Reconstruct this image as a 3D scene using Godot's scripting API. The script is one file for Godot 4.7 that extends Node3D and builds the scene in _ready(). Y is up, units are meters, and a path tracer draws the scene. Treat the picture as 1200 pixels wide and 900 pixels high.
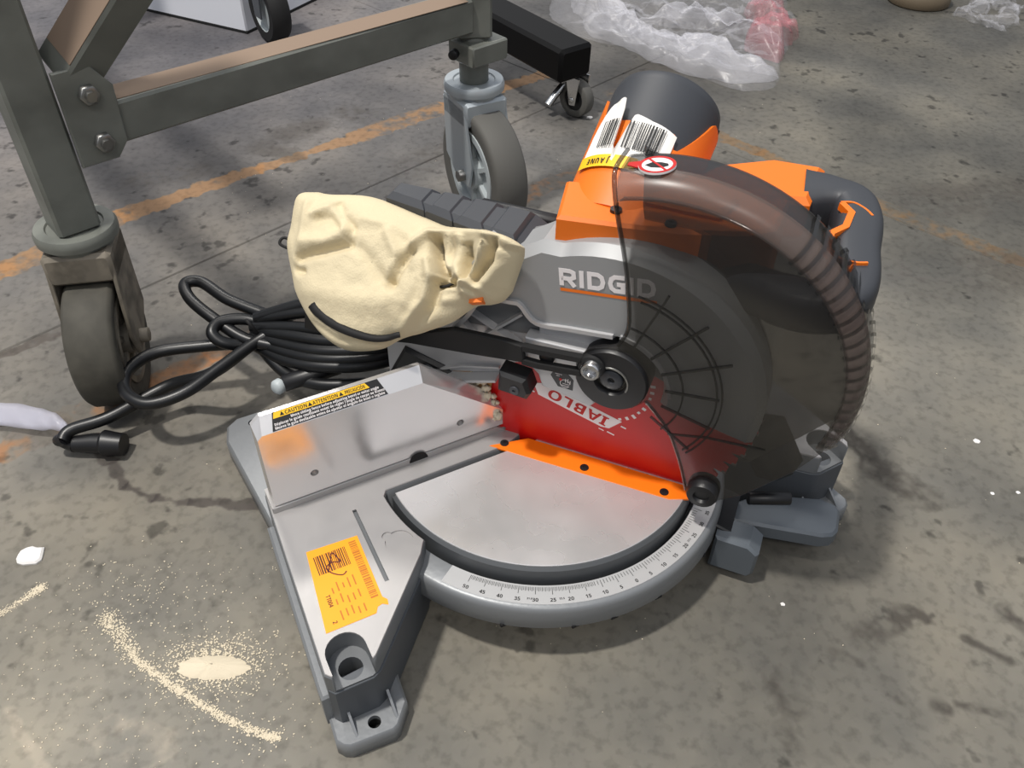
extends Node3D
# A miter saw on a concrete workshop floor. Helper geometry is given in millimetres, nodes in metres.

const K := 0.001
var M := {}
var used := {}
var rng := RandomNumberGenerator.new()
const UPX := Basis(Vector3(1, 0, 0), Vector3(0, 0, -1), Vector3(0, 1, 0))   # polygons drawn on the ground plane, extruded upwards

func _ready():
	rng.seed = 7
	# ---------------------------------------------------------------- camera, sky, lights, exposure
	var cam := Camera3D.new()
	cam.name = "camera"
	cam.position = Vector3(0, 0.6557, 0)
	cam.basis = Basis(Vector3.RIGHT, -0.74137) * Basis(Vector3.BACK, 0.02108)
	cam.fov = rad_to_deg(2.0 * atan(450.0 / 988.84))
	cam.near = 0.02
	cam.far = 60.0
	add_child(cam)
	var we := WorldEnvironment.new()
	we.name = "environment"
	var e := Environment.new()
	var sky := Sky.new()
	var sm := ProceduralSkyMaterial.new()      # the dim even light of a large hall: pale roof, darker walls
	sm.sky_top_color = Color(0.86, 0.88, 0.92)
	sm.sky_horizon_color = Color(0.50, 0.50, 0.50)
	sm.sky_curve = 0.25
	sm.ground_bottom_color = Color(0.32, 0.31, 0.30)
	sm.ground_horizon_color = Color(0.42, 0.42, 0.41)
	sm.sun_angle_max = 0.1
	sky.sky_material = sm
	e.background_mode = Environment.BG_SKY
	e.sky = sky
	e.background_energy_multiplier = 0.8
	e.tonemap_mode = Environment.TONE_MAPPER_LINEAR
	e.tonemap_exposure = 0.97
	e.sdfgi_enabled = true
	e.ssao_enabled = true
	e.ssil_enabled = true
	we.environment = e
	add_child(we)
	lamp("high_bay_light", Vector3(-1.25, 4.2, -0.1), Vector2(0.24, 0.24), 20.0)
	lamp("high_bay_light_001", Vector3(-0.9, 4.2, -3.9), Vector2(2.2, 0.8), 13.0)
	lamp("high_bay_light_002", Vector3(0.3, 4.2, 2.6), Vector2(1.6, 0.8), 6.5)

	materials()
	make_floor()
	make_cart()
	make_stand()
	make_background()
	make_saw()
	make_bag()
	make_debris()


func lamp(called: String, at: Vector3, size: Vector2, energy: float):
	var l := AreaLight3D.new()
	l.name = called
	l.position = at
	l.rotation.x = -PI / 2
	l.area_size = size
	l.area_normalize_energy = true
	l.light_energy = energy
	l.light_color = Color(1.0, 0.98, 0.95)
	l.area_range = 40.0
	l.area_attenuation = 2.0
	l.shadow_enabled = true
	add_child(l)


# ------------------------------------------------------------------ naming
func numbered(n: String) -> String:
	if not used.has(n):
		used[n] = 0
		return n
	used[n] += 1
	return "%s_%03d" % [n, used[n]]

func tag(o: Node, label: String, category: String, group := "", kind := ""):
	o.set_meta("label", label)
	o.set_meta("category", category)
	if group:
		o.set_meta("group", group)
	if kind:
		o.set_meta("kind", kind)
	return o

func thing(called: String, label: String, category: String, at := Vector3.ZERO, turn := 0.0, group := "") -> Node3D:
	var o := Node3D.new()
	o.name = numbered(called)
	o.position = at
	o.rotation.y = turn
	add_child(o)
	tag(o, label, category, group)
	return o

func obj(called: String, st, mat: Material, parent: Node = self, xf := Transform3D.IDENTITY, label := "") -> GeometryInstance3D:
	var o: GeometryInstance3D
	if st is CSGShape3D:
		o = st
	else:
		o = MeshInstance3D.new()
		o.mesh = st if st is Mesh else st.commit()
	o.material_override = mat
	o.name = numbered(called) if parent == self else called
	o.transform = xf
	parent.add_child(o, true)
	if label:
		o.set_meta("label", label)
	return o

func mb() -> SurfaceTool:
	var st := SurfaceTool.new()
	st.begin(Mesh.PRIMITIVE_TRIANGLES)
	return st

# ------------------------------------------------------------------ shapes (mm)
func vx(st, p: Vector3, n: Vector3, xf: Transform3D, uv := Vector2.ZERO):
	st.set_normal((xf.basis * n).normalized())
	st.set_uv(uv)
	st.add_vertex((xf * p) * K)

func quad(st, a, b, c, d, na, nb, nc, nd, xf := Transform3D.IDENTITY):   # counter-clockwise corners
	vx(st, a, na, xf); vx(st, c, nc, xf); vx(st, b, nb, xf)
	vx(st, a, na, xf); vx(st, d, nd, xf); vx(st, c, nc, xf)

func tri(st, a, b, c, xf := Transform3D.IDENTITY):
	var n: Vector3 = (b - a).cross(c - a).normalized()
	vx(st, a, n, xf); vx(st, c, n, xf); vx(st, b, n, xf)

func flat4(st, a, b, c, d, xf := Transform3D.IDENTITY):
	var n: Vector3 = (c - a).cross(d - b).normalized()
	quad(st, a, b, c, d, n, n, n, n, xf)

func ccw(poly: PackedVector2Array) -> PackedVector2Array:
	var p := poly.duplicate()
	var a := 0.0
	for i in p.size():
		a += p[i].cross(p[(i + 1) % p.size()])
	if a < 0:
		p.reverse()
	return p

func inset(p: PackedVector2Array, d: float) -> PackedVector2Array:
	if d == 0.0:
		return p
	var r := PackedVector2Array()
	var n := p.size()
	for i in n:
		var e0 := (p[i] - p[(i + n - 1) % n]).normalized()
		var e1 := (p[(i + 1) % n] - p[i]).normalized()
		var n0 := Vector2(-e0.y, e0.x)
		var n1 := Vector2(-e1.y, e1.x)
		var m := n0 + n1
		var k := d * 2.0 / maxf(m.length_squared(), 0.6)
		r.append(p[i] + m * k)
	return r

func cap(st, p: PackedVector2Array, z: float, up: bool, xf: Transform3D):
	var t := Geometry2D.triangulate_polygon(p)
	for i in range(0, t.size(), 3):
		var a := p[t[i]]
		var b := p[t[i + 1]]
		var c := p[t[i + 2]]
		if (b - a).cross(c - a) < 0:
			var s := b
			b = c
			c = s
		var n := Vector3(0, 0, 1 if up else -1)
		var q := [a, b, c] if up else [a, c, b]
		vx(st, Vector3(q[0].x, q[0].y, z), n, xf, q[0]); vx(st, Vector3(q[2].x, q[2].y, z), n, xf, q[2]); vx(st, Vector3(q[1].x, q[1].y, z), n, xf, q[1])

func layers(st, L: Array, zs: Array, xf: Transform3D, smooth := true):
	# sides between polygons of the same size
	var n: int = L[0].size()
	for k in L.size() - 1:
		var A: PackedVector2Array = L[k]
		var B: PackedVector2Array = L[k + 1]
		var fn := []
		for i in n:
			var j := (i + 1) % n
			var a := Vector3(A[i].x, A[i].y, zs[k])
			var b := Vector3(A[j].x, A[j].y, zs[k])
			var c := Vector3(B[j].x, B[j].y, zs[k + 1])
			var d := Vector3(B[i].x, B[i].y, zs[k + 1])
			fn.append((c - a).cross(d - b).normalized())
		for i in n:
			var j := (i + 1) % n
			var pv: Vector3 = fn[(i + n - 1) % n]
			var nx: Vector3 = fn[j]
			var f: Vector3 = fn[i]
			var ni: Vector3 = (f + pv).normalized() if smooth and f.dot(pv) > 0.85 else f
			var nj: Vector3 = (f + nx).normalized() if smooth and f.dot(nx) > 0.85 else f
			quad(st, Vector3(A[i].x, A[i].y, zs[k]), Vector3(A[j].x, A[j].y, zs[k]), Vector3(B[j].x, B[j].y, zs[k + 1]), Vector3(B[i].x, B[i].y, zs[k + 1]), ni, nj, nj, ni, xf)

func prism(st, poly: PackedVector2Array, z0: float, z1: float, c0 := 0.0, c1 := 0.0, xf := Transform3D.IDENTITY):
	var p := ccw(poly)
	var L := []
	var zs := []
	if c0 > 0:
		L.append(inset(p, c0)); zs.append(z0)
	L.append(p); zs.append(z0 + c0)
	L.append(p); zs.append(z1 - c1)
	if c1 > 0:
		L.append(inset(p, c1)); zs.append(z1)
	layers(st, L, zs, xf)
	cap(st, L[0], zs[0], false, xf)
	cap(st, L[-1], zs[-1], true, xf)

func loft(st, pa: PackedVector2Array, za: float, pb: PackedVector2Array, zb: float, pc: PackedVector2Array, zc: float, xf := Transform3D.IDENTITY):
	layers(st, [pa, pb, pc], [za, zb, zc], xf, false)
	cap(st, pa, za, false, xf)
	cap(st, pc, zc, true, xf)

func box(st, c: Vector3, s: Vector3, ch := 0.8, xf := Transform3D.IDENTITY):
	var x := s.x / 2
	var y := s.y / 2
	var k: float = min(ch, min(x, y) * 0.6)
	var p := PackedVector2Array([Vector2(-x + k, -y), Vector2(x - k, -y), Vector2(x, -y + k), Vector2(x, y - k), Vector2(x - k, y), Vector2(-x + k, y), Vector2(-x, y - k), Vector2(-x, -y + k)])
	k = min(k, s.z * 0.3)
	prism(st, p, -s.z / 2, s.z / 2, k, k, xf * Transform3D(Basis.IDENTITY, c))

func lathe(st, prof: Array, segs := 32, xf := Transform3D.IDENTITY, a0 := 0.0, a1 := TAU):
	var n := prof.size()
	var fn := []
	for k in n - 1:
		var d: Vector2 = prof[k + 1] - prof[k]
		fn.append(Vector2(d.y, -d.x).normalized())
	for k in n - 1:
		var na: Vector2 = fn[k]
		var nb: Vector2 = fn[k]
		if k > 0 and fn[k].dot(fn[k - 1]) > 0.7:
			na = (fn[k] + fn[k - 1]).normalized()
		if k < n - 2 and fn[k].dot(fn[k + 1]) > 0.7:
			nb = (fn[k] + fn[k + 1]).normalized()
		for i in segs:
			var t0 := a0 + (a1 - a0) * i / segs
			var t1 := a0 + (a1 - a0) * (i + 1) / segs
			var e0 := Vector2(cos(t0), sin(t0))
			var e1 := Vector2(cos(t1), sin(t1))
			var p: Vector2 = prof[k]
			var q: Vector2 = prof[k + 1]
			quad(st, Vector3(e0.x * p.x, e0.y * p.x, p.y), Vector3(e1.x * p.x, e1.y * p.x, p.y), Vector3(e1.x * q.x, e1.y * q.x, q.y), Vector3(e0.x * q.x, e0.y * q.x, q.y),
				Vector3(e0.x * na.x, e0.y * na.x, na.y), Vector3(e1.x * na.x, e1.y * na.x, na.y), Vector3(e1.x * nb.x, e1.y * nb.x, nb.y), Vector3(e0.x * nb.x, e0.y * nb.x, nb.y), xf)

func V(a: float, b: float) -> Vector2:
	return Vector2(a, b)

func cyl(st, c: Vector3, axis: Vector3, r: float, h: float, ch := 0.6, segs := 24):
	# from c along axis
	lathe(st, [V(0, 0), V(r - ch, 0), V(r, ch), V(r, h - ch), V(r - ch, h), V(0, h)], segs, Transform3D(look(axis), c))

func look(axis: Vector3) -> Basis:
	var z := axis.normalized()
	var h := Vector3.UP if absf(z.y) < 0.9 else Vector3.RIGHT
	var x := h.cross(z).normalized()
	return Basis(x, z.cross(x), z)

func grid(st, R: Array, closed := false, xf := Transform3D.IDENTITY, flip := false):
	var m := R.size()
	var n: int = R[0].size()
	var N := []
	for i in m:
		var row := PackedVector3Array()
		for j in n:
			var du: Vector3 = R[i][(j + 1) % n if closed else mini(j + 1, n - 1)] - R[i][(j + n - 1) % n if closed else maxi(j - 1, 0)]
			var dv: Vector3 = R[mini(i + 1, m - 1)][j] - R[maxi(i - 1, 0)][j]
			var c := du.cross(dv)
			if c.length() < 1e-6:
				c = du.cross(R[mini(i + 2, m - 1)][j] - R[maxi(i - 2, 0)][j])
			row.append((-c if flip else c).normalized())
		N.append(row)
	for i in m - 1:
		for j in (n if closed else n - 1):
			var k := (j + 1) % n
			if flip:
				quad(st, R[i][k], R[i][j], R[i + 1][j], R[i + 1][k], N[i][k], N[i][j], N[i + 1][j], N[i + 1][k], xf)
			else:
				quad(st, R[i][j], R[i][k], R[i + 1][k], R[i + 1][j], N[i][j], N[i][k], N[i + 1][k], N[i + 1][j], xf)

func curve(pts: Array, per := 8) -> Array:
	var o := []
	var n := pts.size()
	for i in n - 1:
		var a = pts[maxi(i - 1, 0)]
		var d = pts[mini(i + 2, n - 1)]
		for k in per:
			o.append(pts[i].cubic_interpolate(pts[i + 1], a, d, float(k) / per))
	o.append(pts[-1])
	return o

func tube(st, pts: Array, r, sides := 10, xf := Transform3D.IDENTITY):
	# r: a number or an Array of radii
	var R := []
	var n := pts.size()
	var x := Vector3.ZERO
	for i in n:
		var d: Vector3 = (pts[mini(i + 1, n - 1)] - pts[maxi(i - 1, 0)]).normalized()
		if i == 0:
			x = look(d).x
		x = (x - d * x.dot(d)).normalized()
		var y := d.cross(x)
		var row := PackedVector3Array()
		var rad: float = r[i] if r is Array else r
		for k in sides:
			var t := TAU * k / sides
			row.append(pts[i] + (x * cos(t) + y * sin(t)) * rad)
		R.append(row)
	grid(st, R, true, xf)
	for e in [0, n - 1]:
		for k in sides:
			if e == 0:
				tri(st, pts[e], R[e][(k + 1) % sides], R[e][k], xf)
			else:
				tri(st, pts[e], R[e][k], R[e][(k + 1) % sides], xf)

func bar(st, a: Vector3, b: Vector3, w: float, h: float, ch := 1.0, up := Vector3.UP):
	# square bar from a to b, h along up
	var z := (b - a).normalized()
	var x := up.cross(z).normalized()
	box(st, Vector3.ZERO, Vector3(w, h, (b - a).length()), ch, Transform3D(Basis(x, z.cross(x), z), (a + b) / 2))

func ribbon(st, pts: Array, w: float, z0: float, z1: float, xf := Transform3D.IDENTITY):
	# a strip of width w along a 2D path, extruded from z0 to z1
	var n := pts.size()
	var p := PackedVector2Array()
	var q := PackedVector2Array()
	for i in n:
		var da: Vector2 = (pts[i] - pts[i - 1]).normalized() if i > 0 else (pts[1] - pts[0]).normalized()
		var db: Vector2 = (pts[i + 1] - pts[i]).normalized() if i < n - 1 else da
		var d: Vector2 = (da + db).normalized()
		var nn := Vector2(-d.y, d.x) * w / 2 / maxf(0.5, d.dot(da))
		p.append(pts[i] - nn)
		q.append(pts[i] + nn)
	for i in n - 1:
		prism(st, PackedVector2Array([p[i], p[i + 1], q[i + 1], q[i]]), z0, z1, 0, 0, xf)

func arc(c: Vector2, r: float, d0: float, d1: float, n: int) -> PackedVector2Array:
	var p := PackedVector2Array()
	for i in n + 1:
		var t := deg_to_rad(lerpf(d0, d1, float(i) / n))
		p.append(c + Vector2(cos(t), sin(t)) * r)
	return p

func P2(l: Array) -> PackedVector2Array:
	var p := PackedVector2Array()
	for i in range(0, l.size(), 2):
		p.append(Vector2(l[i], l[i + 1]))
	return p

func ground(l: Array) -> PackedVector2Array:    # (x, z) pairs for use with UPX
	var p := PackedVector2Array()
	for i in range(0, l.size(), 2):
		p.append(Vector2(l[i], -l[i + 1]))
	return p

func mirror(p: PackedVector2Array) -> PackedVector2Array:
	var q := PackedVector2Array()
	for v in p:
		q.append(Vector2(-v.x, v.y))
	return q

var fonts := {}
func text(st, s: String, h: float, xf: Transform3D, bold := true, wide := 1.0, centre := true, face := "Droid Sans"):
	# lettering h mm tall (capitals), lying in the XY plane of xf
	var key := face + str(bold)
	if not fonts.has(key):
		var f := SystemFont.new()
		f.font_names = PackedStringArray([face])
		f.font_weight = 700 if bold else 400
		fonts[key] = f
	var t := TextMesh.new()
	t.font = fonts[key]
	t.font_size = 32
	t.pixel_size = h / 23.0
	t.depth = 0.0
	t.curve_step = 6.0
	t.text = s
	t.horizontal_alignment = HORIZONTAL_ALIGNMENT_CENTER if centre else HORIZONTAL_ALIGNMENT_LEFT
	t.vertical_alignment = VERTICAL_ALIGNMENT_CENTER
	var x := xf * Transform3D(Basis.from_scale(Vector3(wide, 1, 1)), Vector3.ZERO)
	x = Transform3D(x.basis * K, x.origin * K)
	var a := t.get_mesh_arrays()
	var vs: PackedVector3Array = a[Mesh.ARRAY_VERTEX]
	var ix = a[Mesh.ARRAY_INDEX]
	var nn := xf.basis.z.normalized()
	var order = ix if ix != null and ix.size() else range(vs.size())
	for i in order:
		st.set_normal(nn)
		st.set_uv(Vector2.ZERO)
		st.add_vertex(x * vs[i])

func text_fit(st, s: String, h: float, width: float, xf: Transform3D, bold := true):
	var probe := mb()
	text(probe, s, h, Transform3D.IDENTITY, bold)
	var w: float = probe.commit().get_aabb().size.x / K
	text(st, s, h, xf, bold, width / w)

func rect(st, x0: float, y0: float, x1: float, y1: float, xf := Transform3D.IDENTITY, z := 0.0):
	flat4(st, Vector3(x0, y0, z), Vector3(x1, y0, z), Vector3(x1, y1, z), Vector3(x0, y1, z), xf)

func cut(mesh: Mesh, cutters: Array) -> CSGCombiner3D:
	# boolean: the mesh minus the cutters, kept as one CSG tree
	var c := CSGCombiner3D.new()
	c.set("snap", 0.00001)
	var k := -1
	for m in [mesh] + cutters:
		k += 1
		var b := CSGMesh3D.new()
		b.set("snap", 0.00001)
		b.name = "solid" if k == 0 else "cutter_%03d" % k
		b.mesh = m
		b.operation = CSGShape3D.OPERATION_UNION if k == 0 else CSGShape3D.OPERATION_SUBTRACTION
		c.add_child(b)
	return c

func closed_cyl(c: Vector3, axis: Vector3, r: float, h: float, segs := 20) -> Mesh:
	var st := mb()
	lathe(st, [V(0, 0), V(r, 0), V(r, h), V(0, h)], segs, Transform3D(look(axis), c))
	return st.commit()

# ------------------------------------------------------------------ materials
func sm(called: String, c: Color, rough := 0.6, metal := 0.0, spec := 0.5) -> StandardMaterial3D:
	var m := StandardMaterial3D.new()
	m.resource_name = called
	m.albedo_color = c
	m.roughness = rough
	m.metallic = metal
	m.metallic_specular = spec
	M[called] = m
	return m

func noise_tex(freq: float, lo: float, hi: float, size := 512, seed_ := 1, oct := 4, type := FastNoiseLite.TYPE_SIMPLEX_SMOOTH) -> NoiseTexture2D:
	var n := FastNoiseLite.new()
	n.noise_type = type
	n.seed = seed_
	n.frequency = freq
	n.fractal_octaves = oct
	var t := NoiseTexture2D.new()
	t.width = size
	t.height = size
	t.seamless = true
	t.noise = n
	var g := Gradient.new()
	g.set_color(0, Color(lo, lo, lo))
	g.set_color(1, Color(hi, hi, hi))
	t.color_ramp = g
	return t

func tri_tex(m: StandardMaterial3D, scale: float, world := false):
	m.uv1_triplanar = true
	m.uv1_world_triplanar = world
	m.uv1_scale = Vector3.ONE * scale

func materials():
	var m := sm("cast_grey", Color(0.50, 0.51, 0.52), 0.42, 0.35)
	m.heightmap_enabled = true
	m.heightmap_texture = noise_tex(0.09, 0, 1, 256, 3, 2)
	m.heightmap_scale = 0.012
	tri_tex(m, 6.0)
	sm("cast_dark", Color(0.42, 0.43, 0.44), 0.45, 0.3)
	m = sm("wing_top", Color(0.66, 0.65, 0.645), 0.42, 0.45)
	m.roughness_texture = noise_tex(0.02, 0.7, 1.0, 512, 5)
	tri_tex(m, 4.0)
	m = sm("polished", Color(0.86, 0.85, 0.845), 0.36, 0.6)
	m.roughness_texture = noise_tex(0.006, 0.55, 1.0, 512, 8, 3)
	m.heightmap_enabled = true
	m.heightmap_texture = noise_tex(0.006, 0, 1, 512, 21, 3)
	m.heightmap_scale = 0.010
	tri_tex(m, 5.0)
	m = sm("fence_metal", Color(0.90, 0.89, 0.885), 0.27, 0.7)
	m.roughness_texture = noise_tex(0.012, 0.6, 1.0, 512, 9, 4)
	tri_tex(m, 5.0)
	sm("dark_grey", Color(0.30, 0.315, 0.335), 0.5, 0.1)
	sm("slate", Color(0.36, 0.385, 0.41), 0.4, 0.15)
	sm("disc_side", Color(0.33, 0.34, 0.35), 0.5, 0.35)
	sm("dark_plastic", Color(0.205, 0.215, 0.235), 0.5, 0.0)
	sm("black_plastic", Color(0.075, 0.075, 0.085), 0.42, 0.0)
	sm("black_matt", Color(0.06, 0.06, 0.065), 0.75, 0.0)
	sm("hole_black", Color(0.02, 0.02, 0.025), 0.8, 0.0)
	sm("housing_grey", Color(0.58, 0.585, 0.59), 0.45, 0.15)
	sm("housing_light", Color(0.72, 0.72, 0.725), 0.4, 0.25)
	sm("housing_dark", Color(0.43, 0.435, 0.44), 0.5, 0.1)
	sm("orange", Color(0.90, 0.44, 0.07), 0.45, 0.0)
	sm("kerf_orange", Color(0.95, 0.455, 0.03), 0.45, 0.0)
	sm("blade_red", Color(0.74, 0.05, 0.045), 0.32, 0.0)
	sm("carbide", Color(0.5, 0.48, 0.46), 0.4, 0.9)
	sm("print_white", Color(0.90, 0.88, 0.88), 0.6)
	sm("print_black", Color(0.05, 0.05, 0.05), 0.6)
	sm("print_brown", Color(0.30, 0.13, 0.03), 0.6)
	sm("print_faint", Color(0.72, 0.42, 0.08), 0.6)
	sm("print_red", Color(0.72, 0.07, 0.06), 0.6)
	sm("marker", Color(0.32, 0.05, 0.05), 0.5)
	sm("label_black", Color(0.06, 0.06, 0.065), 0.5)
	sm("label_yellow", Color(0.94, 0.74, 0.10), 0.5)
	sm("label_grey", Color(0.20, 0.21, 0.22), 0.5)
	sm("sticker_orange", Color(0.97, 0.62, 0.06), 0.55)
	sm("sticker_white", Color(0.93, 0.92, 0.90), 0.5)
	sm("scale_plate", Color(0.74, 0.74, 0.74), 0.4, 0.3)
	sm("chrome", Color(0.82, 0.82, 0.82), 0.2, 1.0)
	sm("steel", Color(0.55, 0.55, 0.54), 0.35, 0.9)
	sm("cord_black", Color(0.055, 0.06, 0.068), 0.38, 0.0)
	m = sm("smoke_near", Color(0.12, 0.11, 0.10, 0.36), 0.10, 0.0)
	m.transparency = BaseMaterial3D.TRANSPARENCY_ALPHA
	m = sm("smoke", Color(0.11, 0.10, 0.093, 0.54), 0.10, 0.0)
	m.transparency = BaseMaterial3D.TRANSPARENCY_ALPHA
	m = sm("smoke_frost", Color(0.40, 0.35, 0.33, 0.55), 0.32, 0.0)
	m.transparency = BaseMaterial3D.TRANSPARENCY_ALPHA
	m = sm("smoke_rib", Color(0.05, 0.05, 0.05, 0.55), 0.12, 0.0)
	m.transparency = BaseMaterial3D.TRANSPARENCY_ALPHA
	m = sm("cart_paint", Color(0.45, 0.46, 0.435), 0.45, 0.1)
	m.albedo_texture = noise_tex(0.01, 0.75, 1.15, 512, 14, 5)
	m.heightmap_enabled = true
	m.heightmap_texture = noise_tex(0.05, 0, 1, 256, 15, 3)
	m.heightmap_scale = 0.02
	tri_tex(m, 2.5)
	sm("cart_dust", Color(0.50, 0.43, 0.37), 0.9, 0.0)
	m = sm("fork_dusty", Color(0.50, 0.47, 0.42), 0.65, 0.1)
	m.albedo_texture = noise_tex(0.015, 0.6, 1.2, 512, 16, 5)
	tri_tex(m, 3.0)
	sm("fork_silver", Color(0.66, 0.69, 0.71), 0.35, 0.35)
	m = sm("tyre_dark", Color(0.285, 0.275, 0.245), 0.75, 0.0)
	m.albedo_texture = noise_tex(0.02, 0.75, 1.1, 512, 17, 4)
	tri_tex(m, 3.0)
	sm("tyre_grey", Color(0.345, 0.34, 0.325), 0.7, 0.0)
	sm("hub_grey", Color(0.66, 0.69, 0.70), 0.5, 0.0)
	sm("black_paint", Color(0.03, 0.03, 0.033), 0.55, 0.0, 0.3)
	sm("white_board", Color(0.86, 0.87, 0.90), 0.6)
	sm("roll_tan", Color(0.42, 0.37, 0.30), 0.7)
	m = sm("cloth", Color(0.80, 0.75, 0.63), 0.9, 0.0, 0.2)
	m.rim_enabled = true
	m.rim = 0.25
	m.rim_tint = 0.6
	m.heightmap_enabled = true
	m.heightmap_texture = noise_tex(0.12, 0, 1, 512, 31, 2)
	m.heightmap_scale = 0.03
	tri_tex(m, 8.0)
	m = sm("film", Color(0.92, 0.92, 0.95, 0.11), 0.28, 0.0, 0.7)
	m.transparency = BaseMaterial3D.TRANSPARENCY_ALPHA
	m = sm("film_fold", Color(0.92, 0.92, 0.95, 0.20), 0.28, 0.0, 0.7)
	m.transparency = BaseMaterial3D.TRANSPARENCY_ALPHA
	m = sm("film_pink", Color(0.86, 0.50, 0.54, 0.22), 0.3, 0.0, 0.7)
	m.transparency = BaseMaterial3D.TRANSPARENCY_ALPHA
	m = sm("film_strip", Color(0.80, 0.80, 0.86, 0.36), 0.3, 0.0, 0.6)
	m.transparency = BaseMaterial3D.TRANSPARENCY_ALPHA
	sm("dust", Color(0.80, 0.755, 0.665), 0.95)
	sm("dust_wet", Color(0.62, 0.45, 0.26), 0.95)
	sm("chip", Color(0.86, 0.85, 0.84), 0.7)
	sm("floor_bed", Color(0.13, 0.12, 0.11), 0.95)

# ------------------------------------------------------------------ floor
const FX := -1.7
const FZ := -2.75
const FW := 3.4
const FH := 2.7
const TW := 2048
const TH := 1626

func nimg(freq: float, seed_: int, oct := 4) -> PackedByteArray:
	var n := FastNoiseLite.new()
	n.noise_type = FastNoiseLite.TYPE_SIMPLEX_SMOOTH
	n.seed = seed_
	n.frequency = freq
	n.fractal_octaves = oct
	var im := n.get_image(TW, TH, false, false, true)
	im.convert(Image.FORMAT_L8)
	return im.get_data()

func make_floor():
	var a := nimg(0.0018, 11, 5)
	var b := nimg(0.006, 12, 5)
	var c := nimg(0.06, 13, 3)
	var w := nimg(0.035, 14, 5)
	var px := PackedByteArray()
	px.resize(TW * TH * 3)
	var base := PackedFloat32Array()
	var i := 0
	for y in TH:
		var wz := FZ + FH * y / TH
		# the walked-on far right is a darker, more even grey; the near part is paler
		var near := clampf((wz + 1.5) * 0.9, 0.0, 1.0)
		for x in TW:
			var wx := FX + FW * x / TW
			var big := a[i] / 255.0
			var mid := b[i] / 255.0
			var fine := c[i] / 255.0
			var v := 0.36 + 0.09 * near - 0.05 * clampf(wx * 0.9 - wz * 0.5 - 0.9, 0.0, 1.0) + (big - 0.5) * 0.16 + (mid - 0.5) * 0.13 + (fine - 0.5) * 0.025
			var left := clampf(0.5 - wx * 0.9, 0.0, 1.0)
			v += 0.02 * left * (1.0 - near)
			var warm := (mid - 0.5) * 0.05 + 0.016 * near
			# dark pitted stains
			var st := w[i] / 255.0
			var lim := 0.24 + 0.10 * clampf((mid - 0.5) * 3.0, -0.6, 1.0)
			if st < lim:
				v -= minf(lim - st, 0.10) * 1.3
			px[i * 3] = int(clampf(v * (1.02 + warm), 0, 1) * 255)
			px[i * 3 + 1] = int(clampf(v * (0.995 + warm * 0.3), 0, 1) * 255)
			px[i * 3 + 2] = int(clampf(v * (0.93 - warm * 0.9 + 0.085 * left * (1.0 - near)), 0, 1) * 255)
			i += 1
	# painted stripes, worn
	stroke(px, c, b, [-1.2, -0.40, -0.682, -0.917, -0.575, -1.058, -0.411, -1.203, -0.130, -1.448, 0.05, -1.60], 0.038, Color(0.62, 0.45, 0.29), 0.62, 0.34)
	stroke(px, c, b, [-0.60, -0.52, -0.496, -0.633, -0.36, -0.75, -0.28, -0.83, 0.05, -1.18, 0.12, -1.23], 0.034, Color(0.62, 0.40, 0.24), 0.6, 0.50)
	stroke(px, c, b, [0.18, -1.517, 0.40, -1.30, 0.573, -1.11, 0.80, -0.90, 1.2, -0.5], 0.035, Color(0.52, 0.37, 0.22), 0.45, 0.45)
	# tyre marks, smears and scuffs
	stroke(px, c, b, [-0.43, -0.60, -0.414, -0.585, -0.39, -0.553, -0.355, -0.538, -0.319, -0.533, -0.243, -0.533], 0.012, Color(0.22, 0.20, 0.19), 0.6, 0.25)
	stroke(px, c, b, [-0.62, -0.735, -0.545, -0.80], 0.018, Color(0.25, 0.22, 0.20), 0.5, 0.4)
	for k in [[-0.60, -1.16, -0.50, -1.20, 0.05], [-0.39, -1.33, -0.35, -1.36, 0.06], [-0.30, -1.42, -0.26, -1.40, 0.05], [-0.42, -1.28, -0.36, -1.25, 0.05], [-0.26, -1.10, -0.23, -1.13, 0.09], [-0.17, -1.22, -0.11, -1.30, 0.06], [0.22, -1.60, 0.4, -1.75, 0.08], [0.62, -1.15, 0.9, -1.2, 0.10], [0.55, -0.95, 0.75, -0.98, 0.10]]:
		stroke(px, c, b, k.slice(0, 4), k[4], Color(0.25, 0.235, 0.22), 0.45, 0.42, k[4] * 200.0)
	for k in [[0.224, -0.36, 0.232, -0.335, 0.018], [0.318, -0.352, 0.324, -0.344, 0.012], [0.222, -0.315, 0.226, -0.30, 0.012], [0.31, -0.40, 0.35, -0.42, 0.02], [0.365, -0.425, 0.372, -0.418, 0.012], [0.352, -0.338, 0.36, -0.335, 0.010], [0.40, -0.40, 0.43, -0.38, 0.008], [0.28, -0.385, 0.30, -0.375, 0.008], [0.445, -0.43, 0.46, -0.41, 0.012], [0.37, -0.34, 0.41, -0.33, 0.006], [0.38, -0.60, 0.42, -0.56, 0.03], [0.36, -0.66, 0.38, -0.62, 0.025]]:
		stroke(px, c, b, k.slice(0, 4), k[4], Color(0.20, 0.185, 0.17), 0.6, 0.40, 1.6 + k[4] * 130.0)
	# pale scratches and chalky drag marks on the near left
	for k in [[-0.40, -0.318, -0.37, -0.288, 0.010], [-0.37, -0.288, -0.34, -0.262, 0.012], [-0.445, -0.405, -0.425, -0.423, 0.004], [-0.31, -0.30, -0.27, -0.29, 0.03]]:
		stroke(px, c, b, k.slice(0, 4), k[4], Color(0.66, 0.62, 0.56), 0.5, 0.42)
	var im := Image.create_from_data(TW, TH, false, Image.FORMAT_RGB8, px)
	var m := sm("concrete", Color.WHITE, 0.68, 0.0, 0.3)
	m.albedo_texture = ImageTexture.create_from_image(im)
	m.detail_enabled = true
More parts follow.
